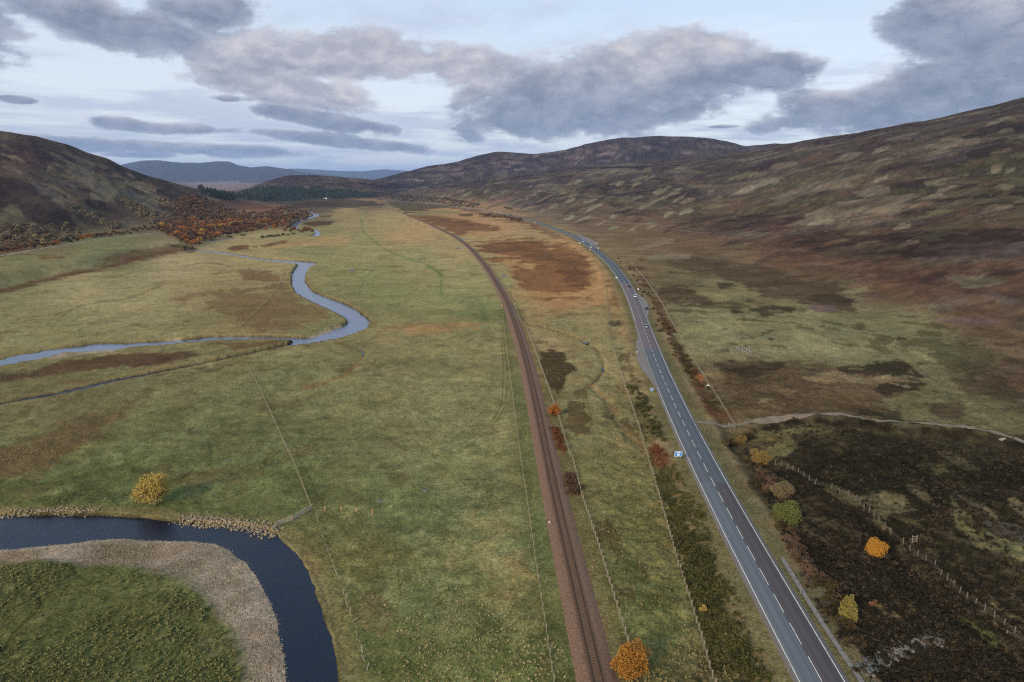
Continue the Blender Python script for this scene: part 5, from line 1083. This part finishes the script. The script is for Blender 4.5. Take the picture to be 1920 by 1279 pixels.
# ------------------------------------------------------------------ puddles
def puddle(u, v, w_, h_, lb, seed):
    rg = np.random.default_rng(seed); n = 18; a = np.linspace(0, 6.283, n, endpoint=False); r_ = 1 + .25 * rg.normal(size=n); P = [(u + w_ / 2 * math.cos(t) * q, v + h_ / 2 * math.sin(t) * q) for t, q in zip(a, r_)]
    g_ = PX(P, .1); zt = float(terrain(g_[:, 0], g_[:, 1]).max()) + .06
    vv_ = [(a_, b_, zt) for a_, b_ in g_] + [(a_, b_, zt - .5) for a_, b_ in g_]; f = [tuple(range(n))[::-1]] + [(i, (i + 1) % n, (i + 1) % n + n, i + n) for i in range(n)]
    tag(mesh_obj('puddle', vv_, f, M_WATER), lb, 'puddle', kind='structure')
for i, (u, v, w_, h_, lb) in enumerate([(857,443.5,9,2.2,'small pool right beside the railway, farthest of the pools'),(870,449,8,2,'small narrow pool beside the railway bend'),(854,456,6,2,'small pool in the grass left of the railway bend'),(862,465,11,3,'widest shallow pool left of the railway bend'),
   (945,516.5,10,2,'thin bright pool just right of the railway'),(957,537,6,2,'tiny pool right of the railway by the orange grass'),(680,664,3,11,'narrow pool in the curved hollow right of the meander'),(660,508,6,4,'tiny pool in the meadow right of the river'),(1098,643,9,4,'small pool in the curved ditch between railway and road'),(1130,690,4,10,'narrow pool further round the curved ditch'),(1047,772,6,10,'dull pool beside the orange bush')]):
    puddle(u, v, w_, h_, lb, 500 + i)

# ------------------------------------------------------------------ fences
M_DARKPOST = simple('weathered_post', (108, 102, 90), .9, .2, 2)
M_WOOD = simple('grey_wood', (132, 122, 104), .9, .2, 4); M_NEWWOOD = simple('fresh_wood', (172, 140, 98), .85, .15, 4); M_WIRE = simple('fence_wire', (118, 112, 96), .7, .2, 2); M_WHITE = simple('white_plastic', (214, 214, 208), .5, .08, 2)
M_POLE = simple('pole_grey', (128, 124, 114), .6, .1, 2)
def fence(px, label, gap=3.0, h=1.15, pw=.12, mat=None, wires=(.25, .5, .75, 1.05), wr=.018, wmat=None, lean=0.0, broken=0, seed=1, strain=None, z=0.0, post_h=None):
    rg = random.Random(seed); q = resample(PX(px, z), gap, 0); zt = terrain(q[:, 0], q[:, 1]); mat = mat or M_WOOD
    root = empty('fence', (q[0][0], q[0][1], float(zt[0]))); tag(root, label, 'fence')
    a0 = MB().box((0, 0, h / 2 - .1), (pw, pw, h + .2), taper=.9).build('post', mat, root); first = True; rest = MB(); n = 0
    for i in range(len(q)):
        if broken and rg.random() < broken: continue
        big = strain and i % strain == 0; lx, ly = rg.gauss(0, lean), rg.gauss(0, lean)
        if n < 95:
            o = a0 if first else a0.copy()
            if not first: COL.objects.link(o); o.parent = root
            first = False; o.location = (q[i][0] - root.location.x, q[i][1] - root.location.y, float(zt[i]) - root.location.z); o.rotation_euler = (lx, ly, 0)
            if big: o.scale = (1.5, 1.5, 1.35)
        else: rest.box((q[i][0], q[i][1], float(zt[i]) + h / 2 - .1), (pw, pw, h + .2))
        n += 1
    if rest.v: at_origin(rest.build('posts', mat, root), root)['kind'] = 'stuff'
    if wires:
        w_ = MB()
        for zz in wires: w_.tube([(a_, b_, c_ + zz) for (a_, b_), c_ in zip(q, zt)], wr, 4)
        at_origin(w_.build('wire', wmat or M_WIRE, root), root)
    return root
fence([(1052,1400),(1038.5,1279),(1022,1170),(1007,1073),(991,958),(976,860),(963,759),(954,689),(947,630),(942,574),(936,556),(920,520),(900,490)], 'long wire fence on grey posts along the left side of the railway', 3.2, 1.2, .11, wr=.022, strain=12)
fence([(1178,1207),(1151.5,1122),(1129,1047),(1089,925),(1073,860),(1067.5,853),(1047.6,785),(1029,731),(1005,665),(987,616),(977,604),(966,575),(945,540),(920,500)], 'long grey post and wire fence along the right side of the railway', 2.6, 1.25, .13, wr=.034, strain=11)
fence([(1360,1345),(1341.5,1279),(1305,1155),(1272.7,1056.5),(1230,909),(1217,863),(1193,785),(1172,724),(1144,635),(1140,583),(1136,540),(1128,515)], 'post and wire fence between the grass strip and the left road verge', 2.4, 1.15, .14, wr=.028, strain=14)
fence([(463,689),(475,708),(487.5,731),(525,814),(555,877.5),(583,947)], 'straight pale fence crossing the meadow down to the board fence', 2.4, 1.15, .12, M_WOOD, (.3, .6, 1.0), .024, M_WOOD)
fence([(588,953),(598,978),(606,1005),(618,1040),(630,1068),(641,1100),(655,1140),(665,1172),(676,1205),(688,1250)], 'derelict fence of leaning grey posts beside the near river', 2.3, 1.2, .16, M_POLE, (.5,), .02, None, .38, .3, 7)
fence([(1454.5,864),(1490,884),(1525,907),(1600,937),(1642,978),(1707,1033),(1756.6,1067),(1808,1123),(1857,1165),(1913,1212),(1990,1270)], 'post and wire fence crossing the dark heather on the right', 2.3, 1.25, .10, M_DARKPOST, (.3, .6, .9, 1.15), .016, None, .05, .08, 8, 4)
fence([(1191,502),(1213,528.5),(1242,570),(1255,596),(1282,640),(1303,676),(1326,713),(1340,736),(1378,797)], 'long post fence along the foot of the right road bank above the track', 2.2, 1.25, .15, M_POLE, (.4, .8, 1.1), .03)
fence([(535,507),(523,537),(493,573),(453,613)], 'straight pale fence on the far meadow left of the river meander', 3.0, 1.1, .2, M_WOOD, (.4, 1.0), .04, M_WOOD)
fence([(627,545),(650,560),(668,575),(690,585)], 'short pale fence running from the river to the green field edge', 3.5, 1.1, .18, M_WOOD, (.5, 1.0), .035, M_WOOD)
fence([(609,952),(632,952),(655,955),(675,957),(698,960)], 'short fence of fresh wooden posts on its own in the meadow', 3.2, 1.3, .22, M_NEWWOOD, (.4, .9), .014, None)
fence([(1885,1200),(1905,1215),(1925,1222)], 'short white railed fence corner at the right edge', 2.0, 1.1, .14, M_POLE, (.1, .6, 1.0), .03)
fence([(1370,905 - 100),(1378,797)], 'short gate side fence at the track entrance', 1.6, 1.2, .15, M_POLE, (.3, .6, .9, 1.15), .03)
fence([(0,664),(60,655),(120,643),(188,637),(250,634),(340,627),(450,624),(540,627)], 'faint line of posts along the top of the side river', 5.0, .9, .15, M_WOOD, None)
# board fence on the bank
M_RAILW = simple('weathered_board', (172, 164, 146), .9, .1, 2)
q = resample(PX([(510,991),(520,981),(545,972),(562,963),(585,950)], 0), 1.9); zt = terrain(q[:, 0], q[:, 1]); root = empty('board_fence', (q[0][0], q[0][1], float(zt[0]))); tag(root, 'grey board fence with five rails running from the rocks up the bank', 'fence')
for (a_, b_), c_ in zip(q, zt): at_origin(MB().box((a_, b_, c_ + .65), (.16, .16, 1.6)).build('post', M_NEWWOOD, root), root)
for j in range(6):
    mb = MB()
    for i in range(len(q) - 1):
        p0, p1 = Vector((*q[i], zt[i] + .2 + j * .22)), Vector((*q[i + 1], zt[i + 1] + .2 + j * .22)); mb.tube([p0, p1],   .075, 4)
    at_origin(mb.build('rail', M_RAILW, root), root)
# gates by the railway crossing and the farm track
def gate(p0, p1, label, z=0.0, n=5, mat=None):
    a, b = PX([p0, p1], z); zt = terrain(np.array([a[0], b[0]]), np.array([a[1], b[1]])); A_, B_ = Vector((*a, zt[0])), Vector((*b, zt[1]))
    root = empty('gate', A_); tag(root, label, 'gate'); mt = mat or M_POLE
    for P in (A_, B_): at_origin(MB().box((P.x, P.y, P.z + .65), (.18, .18, 1.5)).build('post', mt, root), root)
    mb = MB()
    for j in range(n): mb.tube([A_ + Vector((0, 0, .25 + j * .22)), B_ + Vector((0, 0, .25 + j * .22))], .035, 4)
    mb.tube([A_ + Vector((0, 0, .25)), B_ + Vector((0, 0, 1.13))], .03, 4); at_origin(mb.build('gate_frame', mt, root), root)
gate((930,605), (945,605), 'pale field gate in the fence left of the railway crossing')
gate((977,604), (970,596), 'small gate right of the railway crossing')
gate((1366,796), (1378,802), 'grey gate where the farm track passes the fence')
# ------------------------------------------------------------------ hurdle in the heather
g0 = gp(1714, 1018); root = empty('wooden_stile', g0, .15); tag(root, 'bare timber frame like a ladder standing in the dark heather', 'frame')
for x_ in (-.55, .55): MB().box((x_, 0, .85), (.13, .13, 2.1)).build('upright', M_WOOD, root)
for z_ in (.45, 1.0, 1.6): MB().box((0, -.08, z_), (1.25, .07, .14)).build('rail', M_WOOD, root)
for x_ in (-.55, .55): MB().tube([(x_, .05, 1.3), (x_ * 1.1, .9, 0)], .05, 4).build('brace', M_WOOD, root)
# ------------------------------------------------------------------ marker posts
mk = empty('marker_post'); tag(mk, '', 'marker post', 'snow marker poles along the road')
MB().tube([(0, 0, -.2), (0, 0, 2.3)], [.055, .045], 6).build('pole', M_POLE, mk); MB().tube([(0, 0, 1.9), (0, 0, 2.15)], .062, 6).build('reflector', simple('red_band', (170, 60, 44), .5), mk)
mlab = ['snow pole on the left verge, closest to the bottom edge','snow pole on the left verge beside the dark scrub','snow pole on the left verge just behind the blue sign','snow pole on the left verge next to the start of the gravel layby','snow pole on the right verge beside the grey gravel path','snow pole on the right verge across from the tawny bush','snow pole on the right verge just before the track junction','snow pole on the right verge beyond the track junction']
for i, (u, v) in enumerate([(1478,1262),(1346,1000),(1274,840),(1241,766),(1500,1118),(1375,908),(1320,813),(1286,745)]):
    o = mk if i == 0 else copy_tree(mk); o.location = gp(u, v); o['label'] = mlab[i]; o.rotation_euler = (random.gauss(0, .04), random.gauss(0, .04), 0)
# ------------------------------------------------------------------ signs
M_BLUE = simple('sign_blue', (40, 128, 214), .4, .04, 1); M_SIGNW = simple('sign_white', (225, 232, 240), .4, .03, 1); M_METAL = simple('galvanised', (140, 138, 130), .5, .1, 2, .4)
def text(s_, size, loc, mat, parent, name='lettering'):
    c = bpy.data.curves.new(name, 'FONT'); c.body = s_; c.size = size; c.align_x = 'CENTER'; c.align_y = 'CENTER'; c.extrude = .004
    o = bpy.data.objects.new('tmp', c); COL.objects.link(o); bpy.context.view_layer.update()
    me = bpy.data.meshes.new_from_object(o.evaluated_get(bpy.context.evaluated_depsgraph_get())); bpy.data.objects.remove(o)
    me.materials.clear(); me.materials.append(mat); q_ = bpy.data.objects.new(name, me); COL.objects.link(q_); q_.parent = parent; q_.location = loc; q_.rotation_euler = (math.pi / 2, 0, 0); return q_
def plate(mb, w_, h_, z_, y_, t_=.03): mb.box((0, y_, z_), (w_, t_, h_))
g0 = gp(1271, 866); root = empty('road_sign', g0, .05); tag(root, 'large blue and white direction sign on two posts left of the road', 'sign')
for x_ in (-.62, .62): MB().tube([(x_, .06, -.2), (x_, .06, 3.2)], .06, 6).build('post', M_METAL, root)
MB().box((0, 0, 2.45), (2.15, .05, 1.55)).build('panel', M_SIGNW, root)
MB().box((0, -.03, 2.93), (1.95, .03, .42)).build('upper_field', M_BLUE, root); MB().box((0, -.03, 2.2), (1.95, .03, .86)).build('lower_field', M_BLUE, root)
mb = MB(); mb.box((.06, -.05, 2.93), (.85, .012, .2)); mb.box((.02, -.05, 2.38), (.95, .012, .14)); mb.box((.06, -.05, 2.17), (.8, .012, .13)); mb.box((0, -.05, 1.94), (.7, .012, .16)); mb.build('lettering', M_SIGNW, root)
g0 = gp(1222, 739); root = empty('parking_sign', g0, .05); tag(root, 'small square blue parking sign at the start of the gravel layby', 'sign')
MB().tube([(0, .05, -.2), (0, .05, 2.3)], .045, 6).build('post', M_METAL, root); MB().box((0, 0, 1.85), (1.05, .04, 1.1)).build('panel', M_SIGNW, root); MB().box((0, -.03, 1.85), (.92, .02, .97)).build('field', M_BLUE, root); text('P', .85, (0, -.045, 1.83), M_SIGNW, root)
def small_sign(u, v, label, w_=1.0, h_=.9, z_=1.6, yaw=0.0, m_=None):
    root = empty('road_sign', gp(u, v), yaw); tag(root, label, 'sign')
    for x_ in (-.3 * w_, .3 * w_): MB().tube([(x_, .05, -.1), (x_, .05, z_)], .05, 5).build('post', M_METAL, root)
    MB().box((0, 0, z_), (w_, .05, h_)).build('panel', m_ or M_SIGNW, root)
small_sign(1156, 523, 'small white sign left of the road at the surface change', 1.6, .7, 1.1)
small_sign(1196.5, 545, 'tiny white sign right of the road beside the white car', .9, .9, 1.2)
small_sign(1087, 458, 'tiny white sign left of the road before the far layby', 1.2, 1.1, 1.4)
small_sign(1106, 470, 'tiny pinkish sign left of the road across from the lorry', 1.1, .9, 1.3, 0, simple('sign_pink', (206, 160, 150), .5, .1))
small_sign(1122, 468, 'slender sign right of the road beside the lorry layby', .8, 1.6, 1.5)
g0 = gp(1194, 664); root = empty('litter_bin', g0); tag(root, 'small pale litter bin on the edge of the gravel layby', 'bin')
MB().box((0, 0, .5), (.7, .6, 1.0), taper=1.08).build('body', M_POLE, root); MB().box((0, 0, 1.06), (.78, .68, .1)).build('lid', M_WHITE, root)
g0 = gp(1183.5, 668); root = empty('gate_post', g0); tag(root, 'lone thick grey post in the grass left of the gravel layby', 'post'); MB().tube([(0, 0, -.2), (0, 0, 1.5)], [.16, .14], 8).build('shaft', M_POLE, root); MB().box((0, 0, 1.53), (.34, .34, .06)).build('cap', M_METAL, root)
# power poles
for i, (u, v, lb) in enumerate([(118,441,'power pole above the lane, first from the left edge'),(210,435,'power pole above the lane, in the middle'),(287,427,'power pole nearest the autumn wood'),(507,399,'thin power pole on the brown slope behind the wood'),(515,394,'power pole farthest away on the brown slope'),]):
    root = empty('power_pole', gp(u, v), .3); tag(root, lb, 'power pole', 'power line on the left'); MB().tube([(0, 0, -.5), (0, 0, 9.0)], [.26, .18], 6).build('pole', M_PALEBARK, root); MB().box((0, 0, 8.4), (2.2, .16, .16)).build('crossarm', M_PALEBARK, root)
    for x_ in (-.9, 0, .9): MB().tube([(x_, 0, 8.45), (x_, 0, 8.8)], .07, 5).build('insulator', M_WHITE, root)
# little white bits lying about
def boulder(u, v, s_, lb, mat=M_GREYROCK):
    vv_, ff = rock(int(u)); bm_ = mesh_obj('boulder', vv_ * np.array([s_ * 1.5, s_, s_ * .8]), ff, mat); bm_.location = gp(u, v); md = bm_.modifiers.new('b', 'BEVEL'); md.width = .1 * s_; md.segments = 2; tag(bm_, lb, 'boulder')
boulder(795, 921, 2.0, 'grey boulder lying alone in the middle of the meadow'); boulder(711, 940, 1.8, 'grey boulder near the short wooden post fence'); boulder(430, 864, 1.6, 'small grey boulder left of the straight meadow fence'); boulder(1880, 823, 1.8, 'white boulder at the right end of the farm track', M_WHITEROCK)
boulder(1327, 723, 1.4, 'small white stone beside the fence right of the road', M_WHITE); boulder(1537, 595, 2.2, 'pale boulder at the top of the olive meadow', M_WHITEROCK)
# ------------------------------------------------------------------ railway signal marker
root = empty('track_marker', gp(1030, 985)); tag(root, 'small white lineside marker on the left shoulder of the ballast', 'marker'); MB().box((0, 0, .45), (.12, .1, .9)).build('post', M_POLE, root); MB().box((0, -.06, .85), (.34, .05, .4)).build('plate', M_WHITE, root)
for (u, v, lb) in ((941,577,'yellowish crossing post left of the track'),(966,574,'yellowish crossing post right of the track')):
    root = empty('crossing_post', gp(u, v)); tag(root, lb, 'post'); MB().tube([(0, 0, -.2), (0, 0, 1.6)], .12, 6).build('shaft', M_NEWWOOD, root); MB().box((0, 0, 1.5), (.6, .06, .5)).build('plate', simple('plate_yellow', (200, 176, 110), .6), root)
# ------------------------------------------------------------------ vehicles
M_TYRE = simple('tyre', (28, 28, 28), .9, .1); M_RIM = simple('rim', (150, 150, 152), .35, .1, 2, .7); M_GLASS = simple('car_glass', (26, 30, 36), .08, .05, 1, 0, 0, .6); M_LAMPW = simple('lamp_clear', (230, 230, 220), .2, .03); M_LAMPR = simple('lamp_red', (170, 24, 18), .3, .05)
def paint_mat(name, rgb):
    m = simple(name, rgb, .28, .04, 1, 0.0, 0, .5); m.node_tree.nodes['Principled BSDF'].inputs['Coat Weight'].default_value = .5; return m
def road_pos(u, v): p = G(u, v, ROADZ); return p
def heading(p):
    i = int(np.argmin(np.hypot(*(road_c - p).T))); i = min(max(i, 1), len(road_c) - 2); t = road_c[i + 1] - road_c[i - 1]; return math.atan2(t[1], t[0]) - math.pi / 2
def wheel(parent, x_, y_, r_, wd):
    mb = MB(); mb.tube([(x_ - wd / 2, y_, r_), (x_ + wd / 2, y_, r_)], r_, 14); o = mb.build('tyre', M_TYRE, parent); s_ = 1 if x_ > 0 else -1
    MB().tube([(x_ + s_ * wd / 2, y_, r_), (x_ + s_ * (wd / 2 + .015), y_, r_)], r_ * .6, 12).build('rim', M_RIM, o)
def car(name, u, v, mat, label, away, L=4.4, W=1.82, Hh=1.5, van=False, cat='car'):
    p = road_pos(u, v); th_ = heading(p) + (0 if away else math.pi)
    root = empty(name, (p[0], p[1], ROADZ + .03), th_); tag(root, label, cat)
    h = L / 2; bl = .75
    body = MB(); n = 12
    if van: secs = [(-h, .45, .9, .92), (-h + .1, .3, 1.05, .98), (-h * .4, .28, 1.1, 1), (h * .45, .28, 1.05, 1), (h * .85, .3, .95, .97), (h, .45, .8, .86)]
    else: secs = [(-h, .5, .82, .86), (-h + .15, .3, .95, .96), (-h * .5, .28, .98, 1), (h * .3, .28, .96, 1), (h * .8, .3, .82, .95), (h, .42, .68, .8)]
    vs, fs = [], []
    for (y_, zb, zt_, k) in secs:
        w2 = W / 2 * k; vs += [(-w2 * .94, y_, zb), (-w2, y_, (zb + zt_) / 2), (-w2 * .93, y_, zt_), (w2 * .93, y_, zt_), (w2, y_, (zb + zt_) / 2), (w2 * .94, y_, zb)]
    for i in range(len(secs) - 1):
        for j in range(6): a_ = i * 6 + j; b_ = i * 6 + (j + 1) % 6; fs.append((a_, a_ + 6, b_ + 6, b_))
    fs += [(0, 1, 2, 3, 4, 5), tuple(len(vs) - 6 + k for k in (5, 4, 3, 2, 1, 0))]
    bo_ = mesh_obj('body', vs, fs, mat, root); md = bo_.modifiers.new('bevel', 'BEVEL'); md.width = .05; md.segments = 2
    zb = 1.0 if van else .93; y0, y1, y2, y3 = (-h + .06, -h + .2, h * .42, h * .8) if van else (-h * .86, -h * .55, h * .12, h * .5)
    w2, w3 = W / 2 * .9, W / 2 * .74
    gv = [(-w2, y0, zb), (w2, y0, zb), (w2, y3, zb), (-w2, y3, zb), (-w3, y1, Hh), (w3, y1, Hh), (w3, y2, Hh), (-w3, y2, Hh)]
    mesh_obj('window', gv, [(3, 2, 1, 0), (0, 1, 5, 4), (1, 2, 6, 5), (2, 3, 7, 6), (3, 0, 4, 7)], M_GLASS, root)
    rv_ = [(-w3 - .02, y1 - .04, Hh - .01), (w3 + .02, y1 - .04, Hh - .01), (w3 + .02, y2 + .04, Hh - .01), (-w3 - .02, y2 + .04, Hh - .01), (-w3 + .06, y1 + .06, Hh + .05), (w3 - .06, y1 + .06, Hh + .05), (w3 - .06, y2 - .06, Hh + .05), (-w3 + .06, y2 - .06, Hh + .05)]
    mesh_obj('roof', rv_, [(3, 2, 1, 0), (4, 5, 6, 7), (0, 1, 5, 4), (1, 2, 6, 5), (2, 3, 7, 6), (3, 0, 4, 7)], mat, root)
    if van: MB().box((0, -h * .28, (zb + Hh) / 2), (W * .9, L * .52, Hh - zb)).build('side_panel', mat, root)
    for x_ in (-W / 2 + .12, W / 2 - .12):
        for y_ in (-h * .62, h * .62): wheel(root, x_, y_, .33, .22)
    for x_ in (-.62, .62): MB().box((x_, h - .06, .66), (.36, .12, .16)).build('headlight', M_LAMPW, root); MB().box((x_, -h + .04, .78), (.34, .1, .2)).build('tail_light', M_LAMPR, root)
    MB().box((0, h + .0, .45), (.52, .04, .12)).build('number_plate', M_WHITE, root)
    return root
PW, PD, PG, PB = paint_mat('paint_white', (226, 228, 230)), paint_mat('paint_dark', (36, 38, 42)), paint_mat('paint_silver', (120, 124, 130)), paint_mat('paint_green', (34, 48, 44))
car('car', 1211.5, 614, PG, 'dark grey car coming towards the viewer, nearest of the moving cars', False)
car('car', 1190.5, 557, PW, 'white car coming towards the viewer beside the small right layby', False, 4.6, 1.9, 1.6)
car('car', 1180, 538, PD, 'dark car just after the road surface change, ahead of the white car', True)
car('car', 1212.5, 580, PB, 'dark green car parked in the small layby on the right', True, 4.5, 1.85, 1.65)
car('van', 1108.5, 465, PW, 'white van passing the lorry layby', False, 5.4, 2.0, 2.3, True, 'van')
car('car', 1093, 454, PW, 'white car entering the far bend behind the white van', False, 4.6, 1.9, 1.6)
car('car', 1003, 417, PW, 'small white car alone on the straight beyond the bend', True, 4.6, 1.9, 1.5)
car('van', 939, 400, PW, 'white van beside the roadside bushes far up the road', False, 5.6, 2.0, 2.3, True, 'van')
car('van', 930, 398.5, paint_mat('paint_yellow', (226, 214, 160)), 'pale yellow van next to the far bushes', False, 5.4, 2.0, 2.3, True, 'van')
car('car', 879, 391.5, PW, 'white car far away where the road leaves the bushes', False, 4.4, 1.9, 1.6)
car('van', 857, 388.5, PW, 'white van farthest along the road', False, 5.2, 2.0, 2.2, True, 'van')
def lorry(u, v, label, cabm, boxm, L=11.0, away=False, s_=1.0):
    p = road_pos(u, v); root = empty('lorry', (p[0], p[1], ROADZ + .03), heading(p) + (0 if away else math.pi)); tag(root, label, 'lorry')
    mb = MB(); mb.prism([(-1.2, .7), (1.2, .7), (1.2, 2.9), (1.0, 3.3), (-1.0, 3.3), (-1.2, 2.9)], L / 2 - 2.3, L / 2); mb.build('cab', cabm, root)
    MB().box((0, L / 2 + .02, 2.2), (2.1, .06, .9)).build('windscreen', M_GLASS, root); MB().box((0, L / 2 + .03, 1.1), (2.2, .08, .5)).build('grille', M_TYRE, root)
    MB().box((0, -1.35, 2.45), (2.5, L - 2.9, 2.8)).build('trailer_box', boxm, root); MB().box((0, -1.2, .85), (1.0, L - 2.4, .3)).build('chassis', M_TYRE, root)
    for y_ in (L / 2 - 1.2, -L / 2 + 1.0, -L / 2 + 2.3, L / 2 - 4.0):
        for x_ in (-1.05, 1.05): wheel(root, x_, y_, .5, .3)
    for x_ in (-.85, .85): MB().box((x_, L / 2 + .05, .95), (.4, .08, .22)).build('headlight', M_LAMPW, root)
lorry(1117.5, 461, 'blue box lorry parked in the far layby on the bend', paint_mat('cab_tan', (190, 160, 130)), paint_mat('box_blue', (92, 104, 142)), 9.5)
lorry(957, 404.5, 'dark grey lorry half hidden by the bushes far up the road', paint_mat('cab_dark', (60, 66, 78)), paint_mat('box_dark', (70, 76, 90)), 10.0, True)
# ------------------------------------------------------------------ far houses
M_WALLW = simple('white_wall', (226, 222, 214), .8, .05); M_SLATE = simple('slate_roof', (84, 84, 90), .8, .15)
def house(u, v, w_, d_, h_, label, rz=0.0):
    g0 = gp(u, v); root = empty('house', g0, rz); tag(root, label, 'house')
    MB().box((0, 0, h_ / 2 - .5), (w_, d_, h_ + 1)).build('wall', M_WALLW, root)
    mb = MB(); mb.v = [(-w_ / 2 - .3, -d_ / 2 - .4, h_), (w_ / 2 + .3, -d_ / 2 - .4, h_), (w_ / 2 + .3, d_ / 2 + .4, h_), (-w_ / 2 - .3, d_ / 2 + .4, h_), (-w_ / 2 - .3, 0, h_ + 2.6), (w_ / 2 + .3, 0, h_ + 2.6)]; mb.f = [(0, 1, 5, 4), (2, 3, 4, 5), (0, 4, 3), (1, 2, 5), (3, 2, 1, 0)]
    rf = mb.build('roof', M_SLATE, root)
    for x_ in (-w_ / 2 + .8, w_ / 2 - .8): MB().box((x_, 0, h_ + 2.6), (.8, .8, 1.6)).build('chimney', M_WALLW, rf)
    for i in range(3): MB().box((-w_ / 3 + i * w_ / 3, -d_ / 2 - .02, h_ * .55), (1.1, .08, 1.3)).build('window', M_GLASS, root)
house(610, 373, 14, 7, 4.0, 'white farmhouse in front of the conifers at the mouth of the valley'); house(621.5, 372.5, 7, 5, 3, 'smaller white outbuilding right of the far farmhouse', .2)
